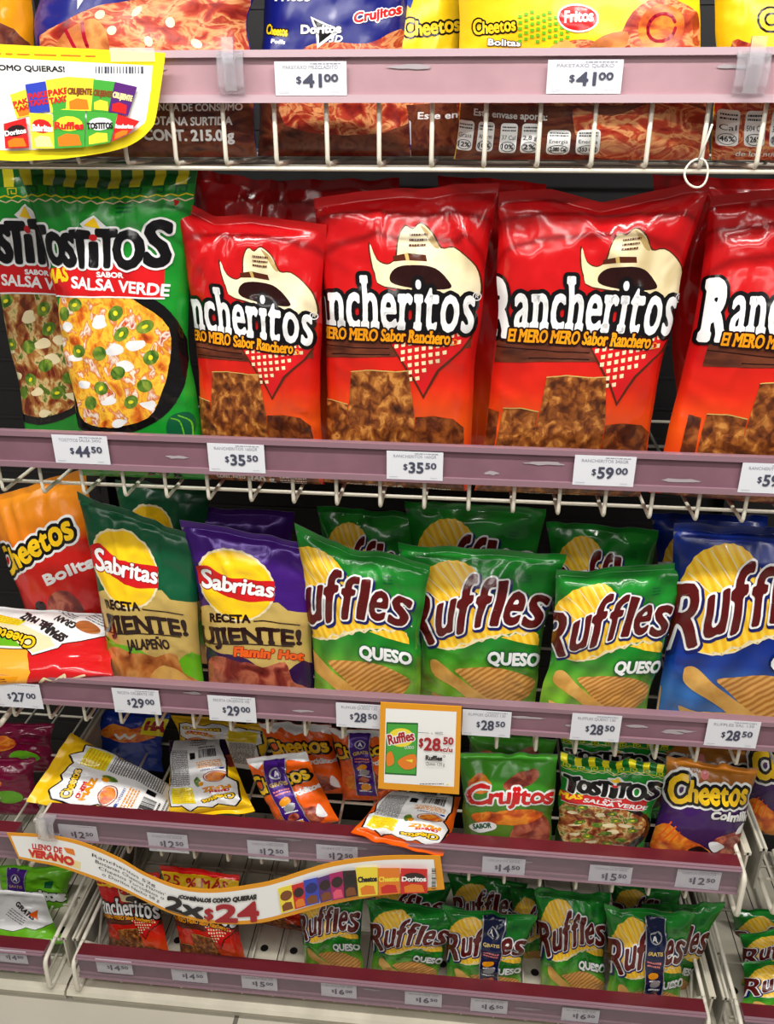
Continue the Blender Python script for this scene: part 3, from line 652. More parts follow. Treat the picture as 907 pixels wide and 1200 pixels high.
def d_ranch(small=False):
    W, H = 215., 305.; A = Art(W, H, 'ranch_red', 'red', 'red')
    c = conv(W, H, [0, 250, 450, 700, 920], [60, 20, 12, 18, 30], [862, 790, 712, 660, 648], 920, -70)
    A.poly(spline(c([(372, 118), (392, 180), (430, 203), (462, 188), (470, 168), (488, 112), (522, 66), (552, 76), (590, 54), (632, 96), (658, 152), (704, 150), (762, 190), (796, 236), (786, 310), (740, 350), (640, 330), (400, 292), (368, 240), (364, 170)]), 3), 'brown')
    A.poly(spline(c([(376, 128), (392, 186), (430, 208), (464, 192), (476, 172), (492, 116), (524, 72), (552, 82), (588, 60), (626, 98), (652, 156), (704, 156), (758, 194), (788, 238), (778, 306), (738, 342), (640, 322), (400, 286), (374, 240), (370, 176)]), 3), 'hat_felt')
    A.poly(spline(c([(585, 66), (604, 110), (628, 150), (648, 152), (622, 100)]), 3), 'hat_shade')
    A.poly(c([(458, 178), (520, 168), (590, 176), (592, 200), (520, 194), (456, 198)]), 'brown'); A.poly(c([(505, 170), (520, 169), (522, 194), (508, 195)]), 'gold')
    A.poly(spline(c([(430, 250), (470, 218), (550, 212), (620, 226), (660, 270), (655, 300), (540, 300), (440, 280)]), 4), 'brown_dark')
    A.poly(c([(16, 430), (300, 440), (712, 430), (695, 520), (400, 556), (20, 562)]), 'wood_plank')
    A.strokes([list(c([(20, 500), (250, 520), (380, 524)])), list(c([(150, 545), (380, 548)]))], .7, 'brown_dark')
    # bandana
    A.poly(c([(372, 492), (520, 492), (668, 452), (706, 476), (664, 530), (566, 612), (492, 722), (464, 652), (420, 572)]), 'brown')
    A.poly(c([(382, 498), (520, 500), (664, 460), (696, 477), (654, 528), (556, 608), (492, 706), (472, 650), (430, 572)]), 'red_flag')
    ck = []
    for r_ in range(7):
        for q in range(11):
            x, y = 408+q*27-r_*2, 515-q*5.2+r_*27+q*r_*.3
            lim = {0: (0, 10), 1: (1, 9), 2: (1, 7), 3: (2, 6), 4: (2, 4), 5: (2, 3), 6: (9, 0)}[r_]
            if lim[0] <= q <= lim[1]: ck.append([(x-8, y-5), (x+8, y-8), (x+7, y+7), (x-7, y+9)])
    tri = []
    for k in ck: P = c(k); tri += [[P[0], P[1], P[2]], [P[0], P[2], P[3]]]
    A.put(np.array(tri), 'cream_print')
    # crackers (print carries on below the rail)
    A.poly(c([(20, 750), (62, 760), (70, 1150), (20, 1150)]), 'cracker_dark')
    A.poly(c([(76, 742), (140, 738), (206, 750), (204, 1150), (60, 1150)]), 'cracker')
    A.poly(c([(464, 796), (530, 790), (602, 800), (640, 834), (650, 1150), (452, 1150)]), 'cracker_dark')
    A.poly(c([(226, 616), (300, 608), (400, 614), (448, 610), (460, 800), (452, 1150), (196, 1150), (206, 850)]), 'cracker')
    A.strokes([list(c([(226, 616), (300, 608), (400, 614), (448, 610)])), list(c([(76, 742), (140, 738), (206, 750)]))], .6, 'gold')
    A.text('CONT. NETO', W*.30, -H*.20, 5, 'white', wd=W*.2, bold=.2); A.text('240 g', W*.52, -H*.215, 10, 'white', wd=W*.18, bold=.5); A.lines(W*.74, W*.92, -H*.225, -H*.18, 3, 'white', .4, 8)
    A.lines(*c([(540, 92)])[0][[0]], c([(610, 92)])[0][0], *c([(0, 92)])[0][[1]], c([(0, 150)])[0][1], 3, 'brown', .4, 3)
    if small:
        A.rect(0, H*.80, W, H*.94, 'yellow'); A.text('% MÁS', W*.36, H*.825, 26, 'red', wd=W*.52, bold=1.2, rot=-1); A.text('25', W*.03, H*.825, 26, 'red', wd=W*.24, bold=1.2)
    slope = lambda P: np.stack([P[..., 0], P[..., 1]-P[..., 0]*.045], -1)
    o = [(6., 'black')]
    TT = dict(bold=1.15, f=slope, slab=.07, mode='let', gap=.20)
    A.text('ancheritos', 20, 151, 60, 'white', wd=191, outs=o, **TT)
    A.text('R', -9, 141, 68, 'white', wd=26, outs=[(5.5, 'black')], bold=1.8, slab=.07)
    A.text('R', -9, 141, 68, 'white', wd=26, bold=2.2, slab=.07)
    A.text('ancheritos', 20, 151, 60, 'white', wd=191, **TT)
    A.outline(ell(219-6, 182, 4.5, 4.5, 16), .6, 'white'); A.text('R', 211.3, 180, 4.5, 'white')
    A.text('El MERO MERO Sabor Ranchero', 15, 136, 14, 'amber', wd=172, outs=[(2.6, 'brown_dark')], bold=.55, f=lambda P: np.stack([P[..., 0], P[..., 1]-(P[..., 0]-15)*.05], -1), slab=.06)
    A.outline(ell(193, 130, 3, 3, 12), .5, 'amber')
    return A

def ruffles_logo(A, W, H, s=1.):
    def f(P):
        x = P[..., 0]/W; b = np.interp(x, [-.1, .05, .15, .3, .45, .6, .75, 1.05], [.36, .375, .40, .455, .51, .535, .54, .545])
        return np.stack([P[..., 0], P[..., 1]+b*H], -1)
    items = [('R', -.035, .185, .325, 0), ('u', .175, .12, .195, .03), ('f', .315, .115, .315, .0), ('f', .45, .105, .28, .0), ('l', .585, .05, .26, .0), ('e', .665, .115, .19, .01), ('s', .815, .13, .19, .0)]
    sets = [(4.6, 'navy', (1.3, -1.8)), (3.3, 'white', (0, 0)), (0, None, (0, 0))]
    for wo, mo, (ox, oy) in sets:
        for ch, x, wd, hh, dy in items:
            T, E = glyph(ch); cap = max(T[..., 1].max(), .1)
            h = hh*H/cap
            kw = dict(wd=wd*W, shear=.10, f=lambda P: f(P)+np.array([ox, oy]))
            if mo: 
                n0 = len(A.L); A.text(ch, x*W, dy*H, h, mo, outs=[(wo, mo)], **kw)
            else: A.text(ch, x*W, dy*H, h, 'maroon', bold=1.35, **kw)
def d_ruffles(kind='QUESO', film_='ruffle_green'):
    W, H = 150., 185.; A = Art(W, H, film_, 'silver')
    c = conv(W, H, [25, 75, 150, 300, 530, 850], [25, 60, 130, 150, 150, 180], [885, 885, 838, 815, 745, 718], 840, 40)
    # ridged yellow chip behind the logo
    pts = []
    for i, a in enumerate(np.radians(np.arange(-40, 221, 6.5))): 
        r = 1+.02*(i % 2); pts.append((345+182*r*math.cos(a), 330-218*r*math.sin(a)))
    pts += [(330, 480)]
    A.poly(c(pts), 'chip_sun')
    A.strokes([list(c([(x0, y0), (x1, y1)])) for x0, y0, x1, y1 in ((225, 180, 345, 300), (275, 140, 370, 260), (330, 118, 410, 240), (195, 235, 330, 350), (385, 122, 450, 220))], .6, 'cream_print')
    # ridged chip edge below
    A.poly(c([(205, 540), (300, 480), (420, 430), (560, 405), (690, 430), (745, 445), (742, 470), (720, 476), (640, 442), (560, 462), (450, 502), (380, 540), (300, 556)]), 'cream_print')
    A.poly(c([(205, 540), (300, 480), (420, 430), (560, 400), (690, 425), (738, 440), (745, 470), (735, 500), (640, 490), (560, 470), (640, 450), (690, 440), (560, 455), (440, 494), (380, 532), (300, 548)]), 'chip_sun')
    zz = []
    for i, t in enumerate(np.linspace(0, 1, 13)): zz.append((300+t*400, 552-110*math.sin(t*1.45)+(10 if i % 2 else -8)))
    A.strokes([list(c(zz))], 1.1, 'cream_print')
    # chips
    A.poly(spline(c([(335, 655), (400, 640), (520, 630), (620, 645), (712, 690), (695, 760), (650, 815), (590, 842), (520, 830), (450, 770), (380, 700)]), 4), 'chip_ridged')
    A.poly(spline(c([(218, 630), (230, 608), (262, 616), (330, 676), (430, 752), (530, 830), (500, 848), (450, 842), (350, 764), (240, 690)]), 4), 'chip_plain')
    A.poly(spline(c([(235, 786), (300, 806), (440, 800), (520, 840), (500, 900), (300, 870)]), 4), 'chip_plain')
    A.poly(spline(c([(150, 690), (172, 715), (182, 800), (185, 900), (160, 900), (150, 780)]), 4), 'chip_plain')
    A.lines(*[c([(680, 0)])[0][0], c([(735, 0)])[0][0], c([(0, 200)])[0][1], c([(0, 155)])[0][1]][:4], 3, 'green_dark' if film_ != 'ruffle_blue' else 'blue_dark', .35, 2)
    ruffles_logo(A, W, H)
    if kind == 'QUESO': A.text('QUESO', *c([(492, 606)])[0], 13.5, 'white', wd=60, outs=[(2.2, 'green_dark')], bold=.9, f=lambda P: P+np.stack([P[..., 0]*0, (P[..., 0]-90)*.03], -1))
    else: A.text(kind, *c([(520, 600)])[0], 14, 'white', wd=96, outs=[(2.0, 'blue_dark')], bold=.9, shear=.15)
    A.put(subdiv(np.array([[(147, 101), (149, 101), (148, 103)]]), 3), 'white')
    return A

def tost_logo(A, x0, y0, w_, h, rot=0.):
    """black letters of uneven height on a white outline, a dip of salsa over the middle"""
    lay = [('T', 0, .12, 1.05, -.02), ('O', .115, .125, .82, .02), ('S', .245, .09, .86, -.03), ('T', .33, .12, .98, -.05), ('I', .462, .035, .62, -.02), ('T', .515, .12, 1.02, -.03), ('O', .63, .185, 1.0, -.05), ('S', .84, .15, 1.22, .02)]
    r = math.radians(rot); cc, ss = math.cos(r), math.sin(r)
    f = lambda P: np.stack([x0+P[..., 0]*cc-P[..., 1]*ss, y0+P[..., 0]*ss+P[..., 1]*cc], -1)
    for wo in (.16, 0):
        for ch, x, wd, hh, dy in lay:
            kw = dict(wd=wd*w_, f=f)
            if wo: A.text(ch, x*w_, dy*h, hh*h, 'white', outs=[(wo*h*.8, 'white')], **kw)
            else: A.text(ch, x*w_, dy*h, hh*h, 'black', bold=.065*h, **kw)
        if wo: A.poly(f(np.array([(.40*w_, 1.15*h), (.50*w_, 1.42*h), (.58*w_, 1.1*h), (.5*w_, .8*h)])), 'white')
    A.poly(f(ell(.482*w_, .78*h, .028*w_, .10*h, 14)), 'red_flag'); A.poly(f(np.array([(.435*w_, 1.12*h), (.50*w_, 1.36*h), (.535*w_, 1.05*h)])), 'yellow_print')
def d_tost(small=False):
    W, H = 160., 320.; A = Art(W, H, 'green', 'silver')
    c = conv(W, H, [25, 250, 480, 700, 980], [60, 118, 150, 225, 290], [693, 640, 612, 660, 735], 985, 25)
    st = []
    for i in range(8):
        x = i/8*W*1.02; st.append([(x, H*.925), (x+W*.062, H*.925), (x+W*.068, H*1.0)]); st.append([(x, H*.925), (x+W*.068, H*1.0), (x+W*.006, H*1.0)])
    A.rect(0, H*.925, W, H*1., 'green_line'); A.put(np.array(st), 'yellow_lemon')
    A.strokes([[(i*W/24., H*(.885+.008*(i % 2))) for i in range(25)], ], .8, 'yellow_lemon')
    A.strokes([[(i*W/24., H*(.868+.010*((i+1) % 2))) for i in range(25)], ], .7, 'cream_print')
    key = []
    for i in range(8):
        x = (i+.2)*W/8; y = H*.897; k = W/26; key.append([(x, y), (x, y+k*1.2), (x+k*1.5, y+k*1.2), (x+k*1.5, y+.2*k), (x+.6*k, y+.2*k), (x+.6*k, y+.7*k)])
    A.strokes(key, .7, 'yellow_lemon' if small else 'green_dark')
    A.lines(W*.56, W*.66, H*.83, H*.875, 3, 'green_dark', .5, 7)
    # plate, nachos and slices
    A.poly(spline(c([(440, 470), (560, 505), (640, 620), (662, 760), (632, 880), (540, 955), (420, 985), (310, 960), (262, 870), (240, 780), (260, 600)]), 4), 'black')
    A.poly(spline(c([(178, 480), (250, 466), (400, 462), (490, 500), (590, 580), (612, 700), (596, 820), (562, 910), (440, 950), (330, 932), (288, 850), (252, 780), (196, 650)]), 3), 'nachos_mild' if small else 'nachos')
    tri = []
    rg = random.Random(4)
    for x, y in ((240, 580), (500, 640), (470, 720), (320, 790), (420, 850), (360, 560), (560, 860), (460, 935), (290, 690), (430, 660)):
        a0 = rg.uniform(0, 6); P = spline(c([(x+rg.uniform(18, 36)*math.cos(a0+k), y+rg.uniform(12, 26)*math.sin(a0+k)) for k in np.arange(0, 6.2, .9)]), 2)
        A.poly(P, 'white' if not small else 'cream_print', same=len(tri) > 0); tri.append(1)
    for i, (x, y) in enumerate(((258, 500), (215, 532), (408, 530), (445, 603), (517, 576), (300, 665), (380, 672), (555, 685), (448, 742), (540, 788), (388, 800), (352, 857), (498, 850))):
        A.poly(spline(c(ell(x, y, 27, 24, 9, i*40)), 2), 'jalapeno', same=i > 0)
    for i, (x, y) in enumerate(((258, 500), (408, 530), (445, 603), (517, 576), (300, 665), (555, 685), (388, 800), (498, 850))):
        A.poly(c(ell(x, y, 10, 7, 8, i*50)), 'yellow_lemon', same=i > 0)
    A.poly(spline(c([(640, 900), (690, 890), (715, 940), (700, 1000), (650, 1010), (628, 950)]), 4), 'green_dark')
    A.strokes([list(spline(c([(640, 910), (670, 925), (690, 1000)]), 4, False)), list(spline(c([(660, 900), (700, 925), (712, 990)]), 4, False))], .8, 'green_lime')
    # red band
    A.poly(c([(140, 372), (330, 368), (562, 345), (552, 476), (300, 470), (160, 468)]), 'red_flag'); A.strokes([list(c([(160, 470), (300, 472), (552, 479)]))], .9, 'white')
    A.text('SALSA VERDE', *c([(250, 440)])[0], 12.5, 'white', wd=108, bold=.6, rot=-5.5); A.text('SABOR', *c([(342, 404)])[0], 5.5, 'white', wd=29, bold=.4, rot=-3)
    A.text('¡MÁS', *c([(128, 428)])[0], 15, 'yellow_print', wd=38, bold=1., rot=7, shear=.1)
    A.text('240 g', W*.55, -H*.165, 10, 'black', wd=W*.25, bold=.5)
    if small: tost_logo(A, 5, .665*H, 150, 46, -2.)
    else: tost_logo(A, *c([(112, 356)])[0], 150, 40, -2.)
    return A

def d_sab(top_film, low_film, low_pic, flavour, fmat, script=False):
    W, H = 130., 200.; A = Art(W, H, top_film, 'silver')
    A.poly([(0, .50*H), (.10*W, .52*H), (.45*W, .56*H), (.72*W, .60*H), (.80*W, .56*H), (W, .57*H), (W, -.5*H), (0, -.5*H)], 'gold')
    A.poly(spline([(0, .20*H), (.2*W, .24*H), (.45*W, .22*H), (.7*W, .12*H), (1.0*W, .22*H), (1.02*W, -.5*H), (-.02*W, -.5*H)], 4), low_film)
    A.poly(spline([(.02*W, .12*H), (.16*W, .22*H), (.36*W, .20*H), (.55*W, .17*H), (.78*W, .22*H), (.84*W, .10*H), (.98*W, .02*H), (.9*W, -.3*H), (.1*W, -.3*H)], 4), low_pic)
    A.poly(spline([(.24*W, .10*H), (.40*W, .20*H), (.62*W, .16*H), (.74*W, .06*H), (.6*W, .02*H), (.4*W, .03*H)], 4), 'potato' if not script else 'potato_red')
    A.poly(spline([(.50*W, .04*H), (.66*W, .13*H), (.86*W, .08*H), (.95*W, -.02*H), (.7*W, -.08*H)], 4), 'chip_plain' if not script else 'potato_red')
    # sun and ribbon
    cx, cy, r = .375*W, .665*H, .30*W
    pts = [(cx+r*1.05*(1+.02*(i % 2))*math.cos(a), cy+r*1.09*(1+.02*(i % 2))*math.sin(a)) for i, a in enumerate(np.radians(np.arange(0, 360, 6)))]
    A.poly(pts, 'cream_print'); A.poly(ell(cx, cy, r, r*1.04, 40), 'yellow'); A.poly(ell(cx+r*.1, cy-r*.1, r*.86, r*.86, 32), 'yellow_print')
    rib = spline([(.05*W, .745*H), (.16*W, .765*H), (.29*W, .715*H), (.48*W, .71*H), (.69*W, .725*H)], 6, False); low = spline([(.69*W, .605*H), (.48*W, .58*H), (.30*W, .595*H), (.16*W, .635*H), (.05*W, .645*H)], 6, False)
    A.poly(np.concatenate([rib, low]), 'red_flag')
    A.text('Sabritas', .075*W, .635*H, 17, 'white', wd=.60*W, bold=.75, outs=[(1.8, 'red_dark')], shear=.16, f=lambda P: P+np.stack([P[..., 0]*0, -np.sin((P[..., 0]/W+.05)*3.1)*2.0], -1), mode='let', gap=.08, jit=[(0, 1.25, 4), (0, 1, 0), (0, 1, 2), (0, 1, 0), (0, 1, 0), (0, 1, 0), (0, 1, 0), (0, 1, 0)])
    A.text('RECETA', .13*W, .43*H, 9, 'brown_dark', wd=.36*W, bold=.7, rot=5); A.strokes([[(.52*W, .462*H), (.90*W, .485*H)], [(.02*W, .292*H), (.86*W, .335*H)], [(.02*W, .36*H), (.02*W, .27*H), (.1*W, .25*H)]], .7, 'brown_dark')
    A.text('¡CRUJIENTE!', -.36*W, .265*H, 18.5, 'brown_dark', wd=1.29*W, bold=1.2, slab=.05, rot=6)
    if script: A.text('Flamin’ Hot', .33*W, .235*H, 11, 'orange', wd=.6*W, bold=.8, outs=[(1.6, 'red_dark')], shear=.25, rot=2)
    else: A.text(flavour, .33*W, .215*H, 11.5, fmat, wd=.42*W, bold=.55, rot=6)
    return A

def cheetos_logo(A, x, y, w_, h, rot=0., word='Cheetos', white=True, gap=.03):
    jit = [(-.06, 1.30, 6), (0, 1.02, -3), (-.02, 1.12, 2), (.02, 1.10, -2), (.02, 1.0, 4), (.03, 1.15, -3), (.05, 1.08, 4)]
    kw = dict(wd=w_, rot=rot, mode='let', gap=gap+.09, jit=jit)
    if white: A.text(word, x, y, h, 'white', outs=[(.31*h, 'white')], **kw)
    A.text(word, x, y, h, 'black', outs=[(.20*h, 'black')], **kw)
    A.text(word, x, y, h, 'yellow', bold=.05*h, **kw)
    return A
def d_bolita():
    W, H = 130., 180.; A = Art(W, H, 'bolita_film', 'silver')
    A.poly(spline([(.22*W, .02*H), (.40*W, .22*H), (.66*W, .20*H), (.84*W, .06*H), (.8*W, -.1*H), (.4*W, -.1*H)], 4), 'puffs')
    A.poly(ell(.56*W, .20*H, .20*W, .15*H, 24), 'potato_red'); A.poly(ell(.27*W, .12*H, .12*W, .09*H, 20), 'puffs'); A.poly(ell(.30*W, .27*H, .07*W, .04*H, 14), 'brown_dark')
    A.poly(spline([(.5*W, .02*H), (.66*W, .12*H), (.9*W, .08*H), (.98*W, .0), (.7*W, -.06*H)], 4), 'silver')
    cheetos_logo(A, -.04*W, .50*H, W*.92, 24, 12); A.text('Bolitas', .46*W, .395*H, 11, 'white', wd=.62*W, bold=.9, rot=9)
    return A
def d_colm():
    W, H = 115., 110.; A = Art(W, H, 'colmillo', 'silver')
    A.poly(spline([(.0, .30*H), (.10*W, .36*H), (.28*W, .26*H), (.55*W, .16*H), (.68*W, .06*H), (.5*W, -.02*H), (.2*W, .04*H), (0, .1*H)], 4), 'puffs'); A.poly(spline([(.36*W, .12*H), (.5*W, .17*H), (.64*W, .08*H), (.5*W, .03*H)], 4), 'brown_dark')
    A.strokes([[(.05*W, .24*H), (.12*W, .38*H)], [(.10*W, .22*H), (.17*W, .35*H)], [(.16*W, .2*H), (.22*W, .3*H)]], .9, 'orange')
    A.poly(spline([(.62*W, .22*H), (.74*W, .30*H), (.9*W, .36*H), (1.0*W, .32*H), (1.0*W, .0), (.8*W, .02*H), (.7*W, .12*H)], 4), 'potato_red'); A.poly(spline([(.58*W, .20*H), (.68*W, .22*H), (.78*W, .17*H), (.66*W, .12*H)], 4), 'white'); A.poly(spline([(.86*W, .33*H), (.93*W, .43*H), (1.0*W, .44*H), (.96*W, .35*H)], 4), 'white'); A.poly(spline([(.9*W, .02*H), (.97*W, .1*H), (1.0*W, .0)], 4), 'white')
    A.text('HECHO PARA', .10*W, .885*H, 3.6, 'white', wd=.26*W); A.text('LARGO', .12*W, .835*H, 4.6, 'white', wd=.2*W, bold=.3); A.poly(ell(.40*W, .875*H, .045*W, .045*H, 16), 'pink')
    cheetos_logo(A, .06*W, .585*H, W*.86, 23, 3); A.text('Colmillos', .52*W, .455*H, 9.5, 'white', wd=.56*W, bold=.8, outs=[(1.4, 'black')], rot=2)
    return A
def d_crujitos():
    W, H = 110., 105.; A = Art(W, H, 'cruj_green', 'silver')
    A.poly(spline([(.08*W, .74*H), (.2*W, .80*H), (.32*W, .72*H), (.28*W, .62*H), (.1*W, .62*H)], 4), 'puffs'); A.poly(spline([(.45*W, .70*H), (.7*W, .86*H), (.82*W, .80*H), (.66*W, .68*H), (.5*W, .62*H)], 4), 'potato_red')
    A.poly(spline([(.5*W, .06*H), (.62*W, .30*H), (.84*W, .38*H), (.98*W, .24*H), (.9*W, .02*H), (.7*W, -.02*H)], 4), 'potato_red'); A.poly(spline([(.12*W, .36*H), (.4*W, .40*H), (.7*W, .44*H), (.9*W, .36*H), (.6*W, .26*H), (.2*W, .26*H)], 4), 'puffs')
    A.poly(spline([(.05*W, .06*H), (.3*W, .12*H), (.45*W, .02*H), (.2*W, -.05*H)], 4), 'puffs')
    A.text('Crujitos', .03*W, .47*H, 17, 'red_flag', wd=.93*W, bold=1., outs=[(3.0, 'white')], shear=.2, rot=3, mode='let', gap=.04, jit=[(0, 1.35, 0)]+[(0, 1.05, 0)]*7)
    A.poly(spline([(.08*W, .235*H), (.2*W, .27*H), (.36*W, .26*H), (.36*W, .20*H), (.2*W, .16*H), (.1*W, .19*H)], 4), 'white'); A.text('SABOR', .12*W, .20*H, 5, 'green_dark', wd=.2*W, bold=.4, rot=3)
    return A
def d_back(edge, edge2, seal_, word='Cheetos', flav='CRAKETÉ MAÍZ', title=None, lime=False):
    """the white back face of a bag: torn-edge panel, nutrition box, bar code and fine print"""
    W, H = 95., 165.; A = Art(W, H, edge, edge, seal_)
    if edge2: A.rect(0, -.2*H, W, .30*H, edge2); A.poly([(0, .22*H), (W*.12, .24*H), (W*.05, .4*H), (0, .4*H)], 'potato_red')
    pan = [(.10*W, 0), (.90*W, 0), (.95*W, .3*H), (.90*W, .55*H), (.96*W, .60*H), (.92*W, .84*H), (.78*W, .82*H), (.70*W, .90*H), (.60*W, .84*H), (.42*W, .88*H), (.34*W, .84*H), (.18*W, .89*H), (.08*W, .84*H), (.04*W, .60*H), (.12*W, .52*H), (.06*W, .3*H)]
    A.outline(pan, 2.0, 'black'); A.poly(pan, 'white')
    if lime: A.poly([(.10*W, .60*H), (.86*W, .60*H), (.92*W, .83*H), (.1*W, .82*H)], 'green_lime')
    cheetos_logo(A, .12*W, .73*H, .40*W, 9, 8, word, False)
    A.text(flav.split()[0], .14*W, .665*H, 5, 'red_flag', wd=.24*W, bold=.5); A.text(flav.split()[-1], .12*W, .62*H, 7, 'amber', wd=.34*W, bold=.8, outs=[(.9, 'brown_dark')])
    A.poly(spline([(.12*W, .48*H), (.22*W, .54*H), (.36*W, .53*H), (.38*W, .47*H), (.24*W, .43*H)], 4), 'puffs'); A.outline(spline([(.10*W, .47*H), (.22*W, .55*H), (.38*W, .53*H), (.4*W, .46*H), (.24*W, .42*H)], 4), .8, 'potato_red')
    A.poly(spline([(.46*W, .54*H), (.52*W, .6*H), (.56*W, .52*H), (.5*W, .47*H)], 3), 'jalapeno'); A.poly(ell(.47*W, .56*H, .035*W, .03*H, 12), 'amber')
    A.rect(.60*W, .60*H, .90*W, .80*H, 'yellow_lemon'); A.lines(.62*W, .88*W, .615*H, .79*H, 7, 'amber', .35, 3)
    A.rect(.62*W, .12*H, .90*W, .58*H, 'grey_print') if not lime else None
    A.lines(.62*W, .90*W, .12*H, .58*H, 22, 'white' if not lime else 'grey_print', .4, 5)
    A.text('MONTERREY', .12*W, .385*H, 3.4, 'blue', wd=.32*W, bold=.3); A.lines(.12*W, .48*W, .28*H, .37*H, 4, 'amber', .5, 6); A.poly(ell(.14*W, .40*H, .03*W, .012*H, 12), 'blue')
    A.bars(.16*W, .13*H, .44*W, .24*H, 'ink_black', 5, 18); A.lines(.16*W, .44*W, .09*H, .12*H, 1, 'ink_black', .5, 8)
    A.rect(.49*W, .16*H, .58*W, .24*H, 'black'); A.lines(.3*W, .58*W, .0, .08*H, 3, 'grey_print', .5, 9)
    return A
def d_lying():
    """white back with torn panel over a red front edge, printed upside down to the viewer"""
    W, H = 198., 90.; A = Art(W, H, 'red_flag', 'red_flag')
    A.poly([(0, -.02*H), (.50*W, -.02*H), (.575*W, .16*H), (.565*W, .30*H), (.55*W, .46*H), (0, .50*H)], 'orange_pale')
    A.poly([(.20*W, .06*H), (.46*W, .04*H), (.5*W, .12*H), (.22*W, .14*H)], 'amber'); A.lines(.36*W, .42*W, .05*H, .11*H, 2, 'brown', .5, 12)
    pan = [(0, .50*H), (.54*W, .47*H), (.575*W, .41*H), (.585*W, .38*H), (.72*W, .47*H), (.735*W, .53*H), (1.0*W, .64*H), (1.0*W, 1.0*H), (0, 1.0*H)]
    A.outline(pan, 1.1, 'black'); A.poly(pan, 'white')
    A.poly([(0, .52*H), (.53*W, .49*H), (.585*W, .41*H), (.70*W, .50*H), (.66*W, .62*H), (.48*W, .78*H), (0, .90*H)], 'cream_print'); A.poly([(0, .53*H), (.50*W, .50*H), (.44*W, .62*H), (.3*W, .66*H), (0, .68*H)], 'green_lime')
    A.poly([(.22*W, .84*H), (.46*W, .76*H), (.50*W, .84*H), (.26*W, .93*H)], 'yellow_lemon'); A.lines(.24*W, .46*W, .80*H, .90*H, 4, 'amber', .4, 4, -8)
    cheetos_logo(A, .585*W, .60*H, .30*W, 10, 166, white=False)
    A.text('SEPARA', .76*W, .63*H, 9, 'ink_black', wd=.17*W, bold=.8, rot=150, shear=.2); A.text('DEL MAÍZ', .66*W, .80*H, 7.5, 'ink_black', wd=.2*W, bold=.6, rot=160, shear=.2); A.text('GRAN', .80*W, .80*H, 7, 'ink_black', wd=.13*W, bold=.5, rot=155, shear=.2)
    A.poly(spline([(.80*W, .74*H), (.90*W, .66*H), (.92*W, .74*H), (.86*W, .84*H), (.80*W, .82*H)], 4), 'potato'); A.lines(.84*W, .98*W, .80*H, .94*H, 4, 'ink_black', .3, 9, -28); A.lines(.62*W, .80*W, .92*H, .99*H, 3, 'grey_print', .4, 10, -24)
    A.strokes([[(.58*W, .0*H), (.64*W, .08*H), (.68*W, .03*H), (.76*W, .1*H), (.74*W, .02*H), (.86*W, .06*H)]], 1.2, 'cream_print')
    return A
def band_art(A, x0, x1, ylo, yhi, W, H, dark='navy'):
    A.part = 'promo_band'; A.rect(x0, ylo*H, x1, yhi*H, 'silver'); A.rect(x0+.04*(x1-x0), ylo*H, x1-.04*(x1-x0), yhi*H, dark); m_ = (x0+x1)/2; w_ = x1-x0
    rg = random.Random(3)
    A.poly(ell(m_, (yhi-.16)*H, w_*.26, w_*.24, 20), 'silver'); A.poly(ell(m_, (yhi-.16)*H, w_*.20, w_*.18, 16), dark); A.text('A', m_-w_*.1, (yhi-.185)*H, w_*.2, 'white', wd=w_*.2, bold=.4)
    A.text('GRATIS', x0+.14*w_, (yhi-.30)*H, w_*.14, 'gold', wd=w_*.72, bold=.3); A.lines(x0+.16*w_, x1-.16*w_, (yhi-.42)*H, (yhi-.34)*H, 2, 'pink', .5, 2)
    for i, (yy, mt) in enumerate(((.50, 'amber'), (.58, 'silver'), (.70, 'potato_red'), (.80, 'amber'))):
        if yhi-yy > ylo+.02: A.poly(ell(m_+w_*rg.uniform(-.12, .12), (yhi-yy)*H, w_*.28, w_*.16, 16, 15), mt); A.lines(x0+.2*w_, x1-.2*w_, (yhi-yy-.065)*H, (yhi-yy-.04)*H, 1, 'white', .6, i)
    A.part = 'pouch'; return A
def d_small_orange(band=True):
    W, H = 85., 105.; A = Art(W, H, 'orange', 'orange')
    A.poly([(0, .94*H), (.2*W, .86*H), (.3*W, .93*H), (.5*W, .85*H), (.7*W, .92*H), (W, .86*H), (W, H), (0, H)], 'white')
    A.poly(spline([(.5*W, .30*H), (.62*W, .42*H), (.7*W, .30*H), (.82*W, .28*H), (.9*W, .12*H), (.6*W, .05*H)], 4), 'potato_red'); A.poly(spline([(.1*W, .2*H), (.3*W, .28*H), (.4*W, .16*H), (.2*W, .05*H)], 4), 'puffs'); A.poly(spline([(.8*W, .16*H), (.88*W, .3*H), (.92*W, .12*H)], 4), 'white')
    cheetos_logo(A, .0, .56*H, W*.96, 17, 6, white=False); A.text('Torciditos', .50*W, .45*H, 7, 'white', wd=.52*W, bold=.6, rot=6)
    return band_art(A, .30*W, .66*W, 0.0, .93, W, H, 'purple') if band else A
def d_lime_doritos():
    W, H = 80., 80.; A = Art(W, H, 'green_lime', 'green_lime')
    A.text('Doritos', .26*W, .42*H, 13, 'white', wd=.72*W, bold=1.2, outs=[(2.4, 'black')]); A.poly([(.72*W, .72*H), (.84*W, .74*H), (.82*W, .62*H), (.72*W, .62*H)], 'green_dark')
    return band_art(A, .16*W, .46*W, .0, .93, W, H, 'purple')
